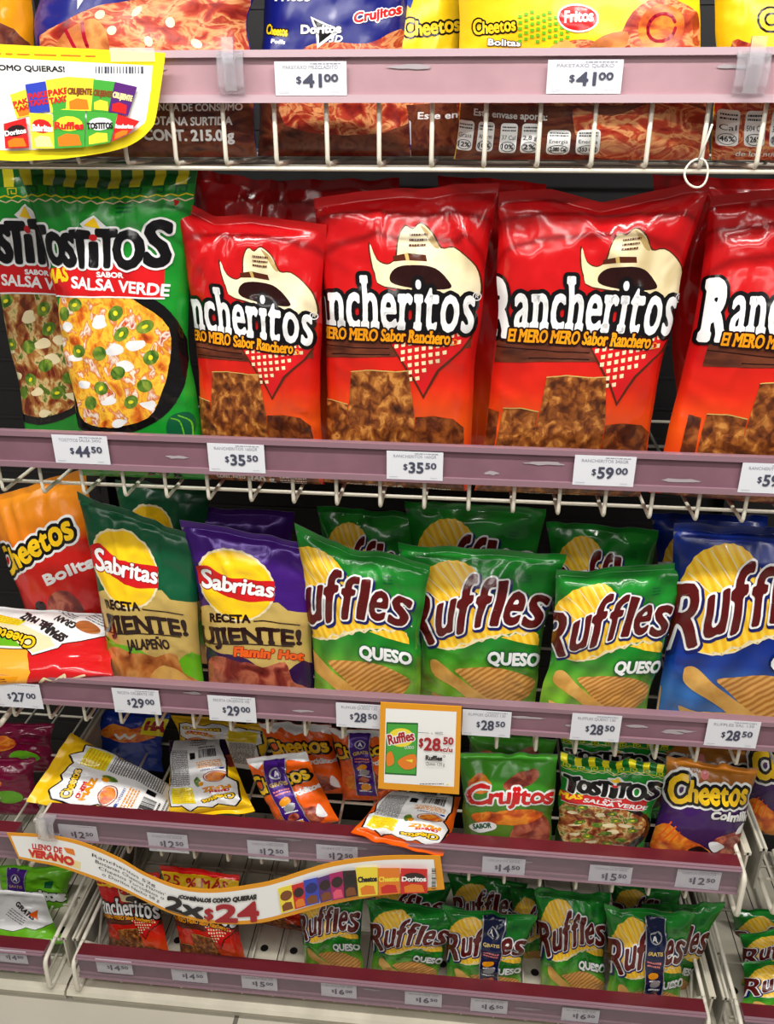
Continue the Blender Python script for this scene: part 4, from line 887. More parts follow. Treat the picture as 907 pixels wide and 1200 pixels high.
def d_lime_back():
    W, H = 95., 80.; A = Art(W, H, 'green_lime', 'green_lime')
    pan = [(0, .42*H), (.2*W, .36*H), (.34*W, .40*H), (.55*W, .34*H), (.72*W, .40*H), (.82*W, .34*H), (1.0*W, .42*H), (1.0*W, H), (0, H)]; A.outline(pan, .8, 'black'); A.poly(pan, 'white')
    A.text('Doritos', .36*W, .66*H, 9, 'ink_black', wd=.34*W, bold=.9, rot=140); A.poly([(.04*W, .62*H), (.2*W, .70*H), (.14*W, .54*H)], 'black'); A.text('GRATIS', .62*W, .80*H, 6, 'ink_black', wd=.3*W, bold=.5, rot=-50); A.poly([(.78*W, .62*H), (.9*W, .7*H), (.88*W, .52*H)], 'orange'); A.lines(.5*W, .74*W, .5*H, .68*H, 4, 'grey_print', .4, 3, -40)
    return A
# --- top row: bags cut by the frame above and passing below the rail
def nutri(A, x, y, w_, h, n, seed=0, vals=None):
    for i in range(n):
        xx = x+i*w_*1.25; A.poly(rrect(xx, y, xx+w_, y+h, w_*.2, 4), 'white', same=i > 0)
    for i in range(n):
        xx = x+i*w_*1.25; A.lines(xx+.1*w_, xx+.9*w_, y+.70*h, y+.92*h, 2, 'ink_black', .45, seed+i); 
        a, b_ = (vals or [('37 Cal', '10%')]*n)[i]
        A.text(a, xx+.1*w_, y+.44*h, h*.15, 'ink_black', wd=.8*w_); A.outline(ell(xx+w_/2, y+.20*h, w_*.42, h*.16, 16), .35, 'ink_black'); A.text(b_, xx+.16*w_, y+.13*h, h*.15, 'ink_black', wd=.68*w_, bold=.2)
def d_top_blue(snack=True):
    W, H = 260., 210.; A = Art(W, H, 'blue_deep', 'silver')
    if snack:
        A.poly(spline([(.04*W, .02*H), (.20*W, .16*H), (.34*W, .24*H), (.5*W, .28*H), (.75*W, .36*H), (.98*W, .32*H), (1.02*W, -.6*H), (-.02*W, -.6*H)], 4), 'salsa_snack')
        A.poly(spline([(.14*W, .0*H), (.24*W, .13*H), (.36*W, .18*H), (.42*W, .08*H), (.36*W, -.06*H)], 4), 'potato'); A.strokes([[(.22*W, .12*H), (.25*W, .02*H)], [(.30*W, .16*H), (.31*W, .04*H)]], 2.5, 'crimson')
        for i, (x, y) in enumerate(((.38, .20), (.44, .12), (.54, .22), (.60, .06), (.70, .16), (.80, .05))): A.poly(spline(ell(x*W, y*H, 6, 5, 7, i*30), 2), 'cream_print', same=i > 0)
        A.poly([(.24*W, .30*H), (.28*W, .30*H), (.26*W, .23*H)], 'white')
        A.rect(0, -.6*H, W, -.22*H, 'salsa_dark')
        A.text('*SUGERENCIA DE CONSUMO', .46*W, -.30*H, 8, 'white', wd=.5*W, bold=.3, rot=-2); A.text('BOTANA SURTIDA', .56*W, -.385*H, 9.5, 'white', wd=.36*W, bold=.4, rot=-2); A.text('CONT. 215.0 g', .54*W, -.475*H, 13, 'white', wd=.38*W, bold=.7, rot=-2)
    else:
        W = 180.; A = Art(W, H, 'blue_deep', 'silver')
        A.rect(0, -.6*H, W, -.25*H, 'salsa_dark'); A.poly(spline([(.3*W, .0), (.5*W, .06*H), (.75*W, .05*H), (1.0*W, .10*H), (1.0*W, -.4*H), (.2*W, -.4*H)], 4), 'salsa_snack')
        cheetos_logo(A, .04*W, .10*H, .16*W, 9, -3, white=False); A.text('Poffs', .09*W, .05*H, 4.5, 'white', wd=.1*W, bold=.3)
        A.poly([(.36*W, .20*H), (.58*W, .12*H), (.42*W, .03*H), (.40*W, .12*H)], 'white'); A.poly([(.38*W, .185*H), (.54*W, .12*H), (.43*W, .055*H), (.42*W, .12*H)], 'black'); A.text('Doritos', .30*W, .11*H, 9, 'white', wd=.27*W, bold=.7, outs=[(1.4, 'black')]); A.text('3D', .50*W, .06*H, 7, 'white', wd=.08*W, bold=.4, shear=.2)
        A.text('Crujitos', .66*W, .16*H, 10, 'red_flag', wd=.30*W, bold=.7, outs=[(1.9, 'white')], rot=10, shear=.15)
        A.text('Fritos', .1*W, .28*H, 12, 'white', wd=.25*W, bold=.7)
    return A
def d_top_yellow():
    W, H = 295., 210.; A = Art(W, H, 'yellow', 'silver')
    A.poly(spline([(.30*W, -.02*H), (.40*W, .06*H), (.52*W, .08*H), (.62*W, .05*H), (.70*W, .22*H), (.82*W, .30*H), (.96*W, .24*H), (1.0*W, .06*H), (1.02*W, -.7*H), (-.02*W, -.7*H), (.0, -.15*H), (.15*W, -.06*H)], 4), 'salsa_snack')
    A.poly(spline([(.36*W, .0), (.42*W, .08*H), (.48*W, .03*H), (.44*W, -.05*H)], 3), 'chip_plain'); A.poly(spline([(.5*W, .0), (.58*W, .10*H), (.68*W, .12*H), (.66*W, .02*H), (.56*W, -.05*H)], 3), 'potato'); A.poly(ell(.82*W, .14*H, .10*W, .12*H, 20, 20), 'puffs'); A.strokes([list(ell(.82*W, .14*H, .06*W, .07*H, 14, 20))], 2., 'crimson')
    cheetos_logo(A, .06*W, .10*H, .17*W, 12, 4, white=False); A.text('Bolitas', .12*W, .045*H, 6, 'white', wd=.13*W, bold=.4, outs=[(1.2, 'brown_dark')])
    for i in range(9):
        for j in range(5): A.rect(.24*W+i*7, (.06+.03*j+.012*(i % 3))*H, .24*W+i*7+4.5, (.075+.03*j+.012*(i % 3))*H, 'green_lime', same=(i+j) > 0)
    A.poly(ell(.48*W, .19*H, .085*W, .075*H, 24), 'white'); A.poly(ell(.48*W, .19*H, .078*W, .066*H, 24), 'red_flag'); A.text('Fritos', .425*W, .165*H, 12, 'white', wd=.115*W, bold=.6, shear=.15, rot=4)
    A.rect(-.02*W, -.75*H, W*1.02, -.28*H, 'salsa_dark'); A.poly(spline([(.45*W, -.3*H), (.6*W, -.34*H), (.8*W, -.26*H), (1.0*W, -.34*H), (1.0*W, -.6*H), (.55*W, -.58*H)], 4), 'salsa_snack')
    A.text('Este envase aporta:', .06*W, -.345*H, 8, 'white', wd=.29*W, bold=.3, rot=-2)
    nutri(A, .0*W, -.55*H, 19, 36, 2, 2, [('Grasa', '12%'), ('Azúcares', '10%')]); nutri(A, .17*W, -.55*H, 20, 36, 2, 6, [('37 Cal', '10%'), ('2,8 g', '2%')]); nutri(A, .355*W, -.555*H, 27, 30, 2, 9, [('Energía', '2,080 Cal'), ('Energía', '553 Cal')])
    return A
def d_top_yellow_side():
    W, H = 110., 210.; A = Art(W, H, 'yellow', 'silver')
    cheetos_logo(A, .34*W, .09*H, .62*W, 15, 4, white=False); A.poly([(.30*W, .31*H), (.48*W, .31*H), (.42*W, .24*H)], 'blue')
    A.rect(-.02*W, -.75*H, W*1.02, -.02*H, 'salsa_snack'); A.poly([(0, -.30*H), (.9*W, -.26*H), (1.0*W, -.6*H), (0, -.6*H)], 'salsa_dark')
    A.text('Este en', .50*W, -.36*H, 8, 'white', wd=.42*W, bold=.3); nutri(A, .10*W, -.52*H, 16, 32, 2, 4, [('Grasa', '4%'), ('Otras', '8%')])
    return A
def d_top_yellow_right():
    W, H = 150., 210.; A = Art(W, H, 'yellow', 'silver')
    cheetos_logo(A, .28*W, .12*H, .62*W, 17, 6, white=False); A.poly(spline([(.06*W, .0), (.2*W, .05*H), (.4*W, .02*H), (.8*W, .04*H), (1.0*W, .0), (1.0*W, -.7*H), (0, -.7*H)], 4), 'salsa_snack')
    nutri(A, .02*W, -.52*H, 22, 44, 3, 2, [('Cal', '46%'), ('504 Cal', '126%'), ('37 Cal', '10%')]); A.text('de los nutrimentos', .16*W, -.575*H, 6, 'white', wd=.55*W, bold=.2)
    return A
def d_top_side():
    W, H = 100., 210.; A = Art(W, H, 'amber', 'silver'); A.poly(spline([(0, .12*H), (.5*W, .18*H), (.98*W, .05*H), (1.0*W, -.6*H), (0, -.6*H)], 4), 'salsa_dark'); return A
def d_plain(film_, text_=None):
    A = Art(120., 160., film_, film_)
    if text_: A.text(text_, 8, 84, 26, 'white', wd=104, bold=1.4, outs=[(3, 'black')])
    return A
D = {}
D['ranch'] = d_ranch(); D['ranch_small'] = d_ranch(True); D['ruf'] = d_ruffles(); D['ruf_blue'] = d_ruffles('ORIGINAL', 'ruffle_blue')
rb = d_ruffles(); D['ruf_band'] = band_art(rb, .42*150, .68*150, -.08, .93, 150, 185, 'blue_dark')
D['tost'] = d_tost(); D['tost_small'] = d_tost(True)
D['sab_green'] = d_sab('green_dark', 'green_lime', 'potato', 'JALAPEÑO', 'brown_dark'); D['sab_purple'] = d_sab('purple', 'purple_dark', 'potato_red', '', 'orange', True)
D['bolita'] = d_bolita(); D['colm'] = d_colm(); D['cruj'] = d_crujitos()
D['back_yellow'] = d_back('yellow', None, 'yellow'); D['back_yellow2'] = d_back('yellow', 'purple_dark', 'yellow'); D['back_orange'] = d_back('orange', None, 'orange')
D['lying'] = d_lying(); D['orange'] = d_small_orange(); D['orange_plain'] = d_small_orange(False); D['lime'] = d_lime_doritos(); D['lime_back'] = d_lime_back()
D['top_blue'] = d_top_blue(); D['top_blue_logo'] = d_top_blue(False); D['top_yellow'] = d_top_yellow(); D['top_yellow_side'] = d_top_yellow_side(); D['top_yellow_right'] = d_top_yellow_right(); D['top_side'] = d_top_side()
bl = Art(85, 100, 'blue', 'blue'); bl.poly(spline([(8, 60), (25, 80), (48, 70), (70, 86), (78, 60), (50, 45), (25, 50)], 4), 'puffs'); bl.rect(60, 62, 92, 92, 'yellow_lemon'); bl.text('HA', 64, 70, 15, 'crimson', wd=20, bold=1.5); bl.strokes([[(30, 60), (36, 52), (42, 60), (48, 52), (54, 60)]], 2, 'white'); D['blue_small'] = bl
ps = Art(100, 120, 'magenta', 'magenta'); ps.poly(ell(40, 70, 24, 18, 20), 'puffs'); ps.poly(ell(70, 40, 18, 14, 20), 'green_lime'); D['pinkish'] = ps
# ------------------------------------------------------------------ the bags, shelf by shelf
GB = lambda s: 'snack bags '+s
# --- row 1
g1 = GB('on the top shelf'); Z1 = FLOOR_Z[1]
def top_bag(label, art, x0, x1, y=.05, T=.07, **k):
    make_bag(label, 'snack bag', g1, D[art], [(x0, -165), (x1, -165), (x1, 60), (x0, 60)], (y+.03, y), 1, T, pinch=.03, **k)
top_bag('amber and brown snack bag cut by the photo\'s left edge on the top shelf', 'top_side', -62, 41, .06)
top_bag('blue bag with a big red-glazed snack picture on the top shelf', 'top_blue', 36, 302, .052)
top_bag('blue bag with three small brand emblems beside the left price tag on the top shelf', 'top_blue_logo', 302, 482, .085, .06)
top_bag('narrow yellow bag edge peeking out left of the big yellow bag on the top shelf', 'top_yellow_side', 436, 546, .105, .05)
top_bag('big yellow bag with red oval emblem above the right price tag on the top shelf', 'top_yellow', 532, 832, .05)
top_bag('yellow bag behind the clear clip at the right end of the top shelf', 'top_yellow_right', 833, 990, .056)
# --- row 2
g2 = GB('on the second shelf')
def bag2(label, art, quad, dep, **k): return make_bag(label, 'snack bag', g2, D[art], quad, dep, 2, **k)
bag2('green corn-chip bag half hidden at the left edge, behind the other green one', 'tost_small', [(-48, 196), (166, 191), (160, 500), (25, 495)], (.14, .135), T=.05, dx=-.14)
bag2('big green corn-chip bag with nachos on a black plate, standing in front', 'tost', [(20, 194), (231, 187), (245, 510), (84, 506)], (.075, .058), T=.065, pinch=.09, top=(.01, 0, -.02, -.01, .0), nu=50, nv=62)
bag2('red bag behind the smallest cowboy-hat bag, only its top showing', 'ranch', [(226, 198), (345, 216), (350, 500), (236, 490)], (.145, .14), T=.05, art_on=False)
bag2('shortest red cowboy-hat bag, beside the big green bag', 'ranch', [(207, 243), (383, 262), (381, 517), (232, 508)], (.068, .06), T=.065, su=1.16, dx=-.12, top=(.035, -.02, 0, .0, .0), pinch=.045, nu=50, nv=62)
bag2('red bag behind the second cowboy-hat bag, top corner sticking up to its left', 'ranch', [(318, 213), (468, 209), (470, 505), (330, 500)], (.145, .14), T=.05, art_on=False)
bag2('second red cowboy-hat bag, between the shortest one and the widest one', 'ranch', [(368, 228), (585, 214), (555, 523), (376, 515)], (.08, .062), T=.07, su=1.13, dx=-.10, top=(-.01, .0, .0, .0, .0), pinch=.045, nu=50, nv=62)
bag2('red bag behind the widest cowboy-hat bag, its top corner peeking out left', 'ranch', [(513, 207), (640, 214), (630, 510), (520, 510)], (.145, .14), T=.05, art_on=False)
bag2('widest red cowboy-hat bag, above the $59.00 tag', 'ranch', [(585, 224), (833, 211), (762, 530), (560, 525)], (.078, .06), T=.075, top=(0, 0, -.055, -.02, .0), pinch=.045, nu=50, nv=62)
bag2('red bag with only its top showing behind the cowboy-hat bag at the right edge', 'ranch', [(765, 205), (945, 210), (930, 520), (790, 515)], (.155, .15), T=.05, art_on=False)
bag2('red cowboy-hat bag cut by the photo\'s right edge', 'ranch', [(834, 226), (1052, 212), (1005, 548), (770, 531)], (.095, .062), T=.075, top=(-.01, 0, 0, 0, 0), pinch=.05, dx=.075, nu=50, nv=62)
# --- row 3
g3 = GB('on the middle shelf')
def bag3(label, art, quad, dep, **k): return make_bag(label, 'snack bag', g3, D[art], quad, dep, 3, **k)
bag3('orange and red cheese-puff bag leaning at the left end of the middle shelf', 'bolita', [(-25, 588), (100, 548), (150, 745), (42, 760)], (.17, .15), T=.06, dx=.0, nu=44)
make_bag('white-backed bag with red edge lying flat over the $27.00 tag', 'snack bag', g3, D['lying'], [(-58, 706), (140, 720), (133, 792), (-66, 812)], (.135, .12, .008, .002), None, T=.065, pinch=.02, vmin=0, seal=.03, floorz=None, wr=.7)
bag3('dark green bag behind the green and gold potato-chip bag', 'sab_green', [(135, 562), (245, 572), (255, 770), (150, 760)], (.16, .155), T=.045, nu=26, nv=32)
bag3('green and gold potato-chip bag with yellow sun emblem', 'sab_green', [(90, 577), (234, 626), (243, 806), (128, 798)], (.075, .055), T=.06, pinch=.05, nu=42, nv=52)
bag3('dark purple bag behind the purple and gold potato-chip bag', 'sab_purple', [(205, 592), (345, 600), (345, 770), (225, 765)], (.165, .16), T=.045, nu=26, nv=32)
bag3('purple and gold potato-chip bag with yellow sun emblem', 'sab_purple', [(212, 607), (375, 643), (370, 813), (243, 806)], (.075, .055), T=.06, pinch=.04, top=(0, 0, 0, .01, 0), nu=42, nv=52)
bag3('dim green ridged-chip bag standing at the back behind the leftmost large green one', 'ruf', [(372, 592), (492, 604), (488, 770), (385, 765)], (.165, .16), T=.045, nu=26, nv=32)
bag3('dim green ridged-chip bag at the back behind the middle large green one, logo half showing', 'ruf', [(474, 588), (640, 596), (630, 780), (490, 775)], (.16, .155), T=.045, nu=26, nv=32)
bag3('dim green ridged-chip bag at the back behind the rightmost large green one', 'ruf', [(640, 610), (772, 622), (760, 790), (650, 780)], (.16, .155), T=.045, nu=26, nv=32)
bag3('large green ridged-chip bag touching the purple bag, its left shoulder raised', 'ruf', [(345, 612), (504, 664), (494, 823), (366, 815)], (.072, .052), T=.06, su=1.12, dx=-.12, top=(0, -.04, -.03, .0, 0), pinch=.04, nu=42, nv=52)
bag3('large green ridged-chip bag right above the orange-framed price card', 'ruf', [(466, 636), (664, 650), (628, 828), (490, 821)], (.108, .084), T=.06, pinch=.05, nu=42, nv=52)
bag3('large green ridged-chip bag beside the blue bag', 'ruf', [(652, 668), (811, 660), (760, 834), (628, 828)], (.07, .056), T=.06, pinch=.045, su=1.04, dx=-.03, top=(0, -.02, .0, 0, 0), nu=42, nv=52)
bag3('blue bag with only its shoulder showing behind the large blue ridged-chip bag', 'ruf_blue', [(763, 600), (900, 606), (890, 800), (775, 790)], (.185, .175), T=.05, nu=26, nv=32)
bag3('large blue ridged-chip bag at the right edge', 'ruf_blue', [(790, 612), (985, 624), (958, 852), (764, 836)], (.08, .058), T=.07, pinch=.04, nu=42, nv=52)
# --- row 4
g4 = GB('on the fourth shelf')
def bag4(label, art, quad, dep, **k): return make_bag(label, 'snack bag', g4, D[art], quad, dep, 4, **k)
def loose(label, art, quad, dep, grp=g4, **k): return make_bag(label, 'snack bag', grp, D[art], quad, dep, None, vmin=0, **k)
bag4('blue bag with yellow patch behind the tilted white-backed bag', 'blue_small', [(112, 832), (200, 838), (192, 905), (108, 895)], (.25, .24), T=.045)
loose('yellow-tipped white-backed bag tilted at the left end of the fourth shelf', 'back_yellow', [(30, 938), (83, 860), (210, 926), (190, 974)], (.02, .125, .12, .03), T=.05, pinch=.0, seal=.07, wr=.8)
bag4('yellow and white bag lying at the back above the upside-down white bag', 'back_yellow', [(200, 838), (318, 850), (318, 905), (205, 890)], (.26, .24), T=.05)
loose('upside-down white-backed bag with yellow bottom edge', 'back_yellow2', [(298, 950), (196, 962), (198, 868), (264, 866)], (.055, .06, .17, .17), T=.06, pinch=.02, seal=.06)
bag4('orange bag behind the orange bag with purple promotional strip', 'orange_plain', [(302, 846), (388, 850), (412, 930), (335, 930)], (.17, .16), T=.045)
bag4('orange bag with dark strip left of the orange-framed price card', 'orange', [(386, 852), (462, 858), (470, 930), (400, 928)], (.16, .15), T=.045)
loose('orange bag with purple promotional strip tilted on the fourth shelf', 'orange', [(286, 890), (359, 880), (398, 962), (332, 980)], (.10, .10, .045, .045), T=.055, pinch=.03, seal=.05)
loose('white-backed bag with orange edge lying over the maroon ledge', 'back_orange', [(519, 1004), (411, 976), (452, 926), (540, 934)], (-.012, -.012, .09, .09), T=.045, pinch=.0, seal=.09, wr=.8)
bag4('dark green bag behind the green bag with red-brown snack', 'cruj', [(548, 858), (652, 866), (648, 950), (552, 945)], (.18, .17), T=.045, nu=24, nv=28)
bag4('green bag with white-outlined red script and red-brown snack', 'cruj', [(537, 884), (654, 884), (648, 992), (543, 986)], (.06, .055), T=.06, pinch=.02)
bag4('green striped-top bag behind the small green corn-chip bag', 'tost_small', [(655, 858), (790, 868), (780, 960), (662, 950)], (.17, .16), T=.045, nu=24, nv=28)
bag4('small green corn-chip bag with black letters and red band', 'tost_small', [(657, 882), (784, 897), (754, 1005), (648, 994)], (.06, .055), T=.055, pinch=.03, nu=40, nv=48)
bag4('brown-topped purple bag behind the purple snack bag', 'colm', [(772, 872), (888, 880), (870, 970), (780, 965)], (.17, .16), T=.045, nu=24, nv=28)
bag4('purple and brown snack bag with big yellow letters', 'colm', [(782, 886), (889, 902), (863, 1010), (757, 1002)], (.06, .055), T=.055, pinch=.03, nu=40, nv=48)
# neighbours of row 4
make_bag('dark purple bag standing in the right neighbouring bay', 'snack bag', 'snack bags of the right neighbouring bay', D['colm'], [(868, 858), (980, 868), (960, 985), (872, 975)], (.14, .13), None, floorz=ZT[4]+.01-DROP[4]+.003, T=.05, nu=24, nv=28)
for lb, q, dp, a in (('crimson bag with green fruit picture, uppermost in the left neighbouring bay', [(-40, 845), (62, 850), (72, 905), (-30, 905)], (.27, .26), 'pinkish'), ('crimson bag lower down behind the white end fence at the left edge', [(-50, 885), (40, 890), (50, 955), (-40, 955)], (.17, .16), 'pinkish')):
    make_bag(lb, 'snack bag', 'crimson bags of the left neighbouring bay', D[a], q, dp, None, floorz=ZT[4]-.045-DROP[4]+.003, T=.045)
# --- row 5
g5 = GB('on the lowest shelf')
def bag5(label, art, quad, dep, **k): return make_bag(label, 'snack bag', g5, D[art], quad, dep, 5, **k)
bag5('red cowboy-hat bag with yellow header, left one of two on the lowest shelf', 'ranch_small', [(108, 1016), (186, 1024), (200, 1122), (128, 1113)], (.10, .06), T=.05, nu=32, nv=40)
bag5('red cowboy-hat bag with yellow header, under the red 2x$24 of the banner', 'ranch_small', [(186, 1014), (280, 1026), (290, 1134), (212, 1122)], (.10, .06), T=.05, nu=32, nv=40)
loose('dark red bag lying behind the wavy banner on the lowest shelf', 'ranch', [(300, 1046), (368, 1040), (360, 1092), (292, 1078)], (.20, .20, .12, .14), g5, T=.04, nu=30, nv=36)
for i, (q, d_, lb) in enumerate((([(432, 1030), (530, 1036), (520, 1110), (440, 1105)], .17, 'dim green bag behind the second small green ridged-chip bag'), ([(524, 1022), (618, 1034), (610, 1120), (535, 1115)], .17, 'dim green bag behind the small green bag with the left dark strip'),
        ([(598, 1040), (660, 1048), (650, 1140), (600, 1130)], .14, 'dim green bag squeezed behind the gap left of the fourth small green bag'), ([(712, 1030), (800, 1040), (790, 1120), (715, 1115)], .19, 'dim green bag behind the small green bag with the right dark strip'))):
    bag5(lb, 'ruf', q, (d_+.02, d_), T=.045, nu=22, nv=28)
bag5('leftmost small green ridged-chip bag, its top behind the wavy banner', 'ruf', [(344, 1042), (428, 1040), (428, 1144), (356, 1136)], (.09, .058), T=.05, nu=36, nv=44)
bag5('small green ridged-chip bag below the right end of the wavy banner', 'ruf', [(429, 1052), (545, 1066), (512, 1153), (434, 1146)], (.085, .058), T=.05, nu=36, nv=44)
bag5('small green bag with a dark strip, left one of the two with strips', 'ruf_band', [(518, 1062), (630, 1074), (610, 1167), (520, 1158)], (.08, .058), T=.05, nu=36, nv=44)
bag5('small green ridged-chip bag between the two bags with dark strips', 'ruf', [(626, 1042), (716, 1048), (712, 1172), (632, 1160)], (.10, .075), T=.055, nu=36, nv=44)
bag5('small green ridged-chip bag tucked behind the strip bag beside the right end fence', 'ruf', [(752, 1060), (850, 1058), (800, 1172), (745, 1165)], (.12, .10), T=.04, nu=26, nv=32)
bag5('small green bag with a dark strip, right one of the two with strips', 'ruf_band', [(709, 1062), (815, 1070), (797, 1189), (708, 1178)], (.075, .055), T=.05, nu=36, nv=44)
# neighbours of row 5
gl = 'green bags of the left neighbouring bay'
make_bag('lime green bag with purple strip standing in the left neighbouring bay', 'snack bag', gl, D['lime'], [(-6, 1012), (88, 1016), (80, 1082), (8, 1085)], (.17, .15), None, floorz=FLOOR_Z[5], T=.05)
make_bag('white and lime green bag lying in front in the left neighbouring bay', 'snack bag', gl, D['lime_back'], [(-22, 1040), (52, 1048), (76, 1106), (-26, 1112)], (.13, .12, .04, .05), None, vmin=0, T=.05, pinch=.02)
gr_ = 'green bags of the right neighbouring bay'
make_bag('green bag standing at the back of the right neighbouring bay', 'snack bag', gr_, D['ruf'], [(856, 1062), (960, 1068), (950, 1160), (862, 1155)], (.22, .2), None, floorz=FLOOR_Z[5], T=.05, nu=22, nv=28)
make_bag('green bag toppled in the middle of the right neighbouring bay', 'snack bag', gr_, D['ruf'], [(866, 1094), (965, 1080), (968, 1150), (868, 1150)], (.14, .14, .11, .11), None, floorz=FLOOR_Z[5], T=.05, nu=22, nv=28)
make_bag('green and yellow bag lying in front in the right neighbouring bay', 'snack bag', gr_, D['ruf'], [(870, 1128), (965, 1120), (980, 1195), (862, 1190)], (.10, .10, .05, .05), None, floorz=FLOOR_Z[5], T=.05, nu=22, nv=28)
# ------------------------------------------------------------------ price tags
def price_tag(label, row, cx, cy, wpx, hpx, main, cents, head, zt=None, faint=False, dim=False):
    P = at_y(cx, cy, -.0056); k = np.linalg.norm(at_y(cx+wpx/2, cy, -.0056)-at_y(cx-wpx/2, cy, -.0056))
    Wt = k; a, b_ = at_y(cx, cy-hpx/2, -.0056), at_y(cx, cy+hpx/2, -.0056); Ht = min(abs(a[2]-b_[2]), .0435)
    zc = P[2]
    W, H = 64., 64.*Ht/Wt; A = Art(W, H, 'paper')
    if head: A.text(head, W*.12, H*.78, H*.10, 'ink_pale', wd=W*.76)
    A.lines(W*.5, W*.92, H*.91, H*.96, 1, 'ink_pale', .5, row)
    inkm = 'ink'
    A.text('$', W*.30, H*.36, H*.20, inkm, wd=W*.07, bold=.15); A.text(main, W*.40, H*.26, H*.36, inkm, wd=W*.25, bold=.55)
    if cents: A.text(cents, W*.69, H*.42, H*.20, inkm, wd=W*.19, bold=.3)
    A.lines(W*.05, W*.2, H*.08, H*.12, 1, 'ink_pale', .4, row+3); A.lines(W*.78, W*.9, H*.08, H*.12, 1, 'ink_pale', .4, row+5)
    f = lambda p: np.stack([P[0]+(p[:, 0]/W-.5)*Wt, np.full(len(p), -.0056), zc+(p[:, 1]/H-.5)*Ht], 1)
    o = flat_piece('price_tag', A, f, (0, -1, 0), [(0, 0), (W, 0), (W, H), (0, H)], .0003, 'paper', None, (P[0], -.0056, zc))
    tag(o, label, 'price tag', 'price tags on the shelf rails')
T_ = price_tag
T_('left $41.00 price tag on the top pink rail', 1, 364, 92, 84, 40, '41', '00', 'PAKETAXO MEZCLADITO')
T_('right $41.00 price tag on the top pink rail', 1, 685, 90, 88, 40, '41', '00', 'PAKETAXO QUEXO')
T_('$44.50 price tag below the big green corn-chip bag', 2, 95, 527, 64, 33, '44', '50', 'TOSTITOS SALSA 240G')
T_('$35.50 price tag below the shortest red cowboy-hat bag', 2, 277, 537, 66, 33, '35', '50', 'RANCHERITOS 160GR')
T_('$35.50 price tag below the second red cowboy-hat bag', 2, 486, 546, 66, 33, '35', '50', 'RANCHERITOS 160GR')
T_('$59.00 price tag below the widest red cowboy-hat bag', 2, 708, 552, 72, 35, '59', '00', 'RANCHERITOS 240GR')
T_('price tag cut by the right edge of the photo on the second rail', 2, 902, 561, 70, 35, '59', '00', 'RANCHERITOS 240GR')
T_('$27.00 price tag at the left end of the third rail', 3, 20, 815, 56, 28, '27', '00', '')
T_('$29.00 price tag below the green and gold potato-chip bag', 3, 160, 822, 54, 28, '29', '00', 'RECETA CRUJIENTE 100')
T_('$29.00 price tag below the purple and gold potato-chip bag', 3, 272, 831, 55, 29, '29', '00', 'RECETA CRUJIENTE 100')
T_('$28.50 price tag touching the left side of the orange-framed card', 3, 421, 839, 54, 28, '28', '50', 'RUFFLES QUESO 130')
T_('$28.50 price tag touching the right side of the orange-framed card', 3, 570, 848, 57, 30, '28', '50', 'RUFFLES QUESO 130')
T_('$28.50 price tag below the large green bag beside the blue one', 3, 698, 853, 58, 31, '28', '50', 'RUFFLES QUESO 130')
T_('$28.50 price tag below the large blue ridged-chip bag', 3, 858, 860, 62, 31, '28', '50', 'RUFFLES SAL 130')
T_('pale tag behind the left part of the wavy banner on the fourth rail', 4, 92, 977, 44, 19, '12', '50', '')
T_('$12.50 price tag under the tilted white-backed bag on the fourth rail', 4, 197, 988, 46, 21, '12', '50', 'CHEETOS 50GR')
T_('$12.50 price tag under the orange bag with purple strip', 4, 314, 997, 47, 21, '12', '50', 'CHEETOS TORCIDITOS')
T_('$12.50 price tag just left of the bag hanging over the fourth rail', 4, 395, 1002, 48, 21, '12', '50', 'CHEETOS 52GR')
T_('$14.50 price tag below the green bag with red-brown snack', 4, 590, 1016, 50, 21, '14', '50', 'CRUJITOS 57GR')
T_('$15.50 price tag below the small green corn-chip bag', 4, 715, 1026, 50, 22, '15', '50', 'TOSTITOS SALSA VERDE')
T_('$12.50 price tag below the purple snack bag with yellow letters', 4, 818, 1031, 52, 21, '12', '50', 'CHEETOS COLMILLOS')
T_('$14.50 price tag on the lowest rail below the left red cowboy-hat bag', 5, 134, 1133, 41, 15, '14', '50', 'RANCHERITOS 52')
T_('$14.50 price tag on the lowest rail below the right red cowboy-hat bag', 5, 222, 1143, 41, 15, '14', '50', 'RANCHERITOS 52')
T_('$15.00 price tag on the lowest rail under the bare cream deck', 5, 304, 1152, 41, 15, '15', '00', 'SABRITAS 45')
T_('$16.00 price tag on the lowest rail below the leftmost small green bag', 5, 397, 1161, 41, 15, '16', '00', 'RUFFLES 50')
T_('$16.50 price tag on the lowest rail left of the strip bags', 5, 496, 1171, 43, 15, '16', '50', 'RUFFLES 50')
T_('$16.50 price tag on the lowest rail below the left strip bag', 5, 573, 1179, 43, 15, '16', '50', 'RUFFLES 50')
T_('$16.50 price tag on the lowest rail between the two strip bags', 5, 680, 1190, 44, 15, '16', '50', 'RUFFLES 50')
T_('$14.50 price tag on the rail of the left neighbouring bay', 5, 14, 1121, 34, 14, '14', '50', '')

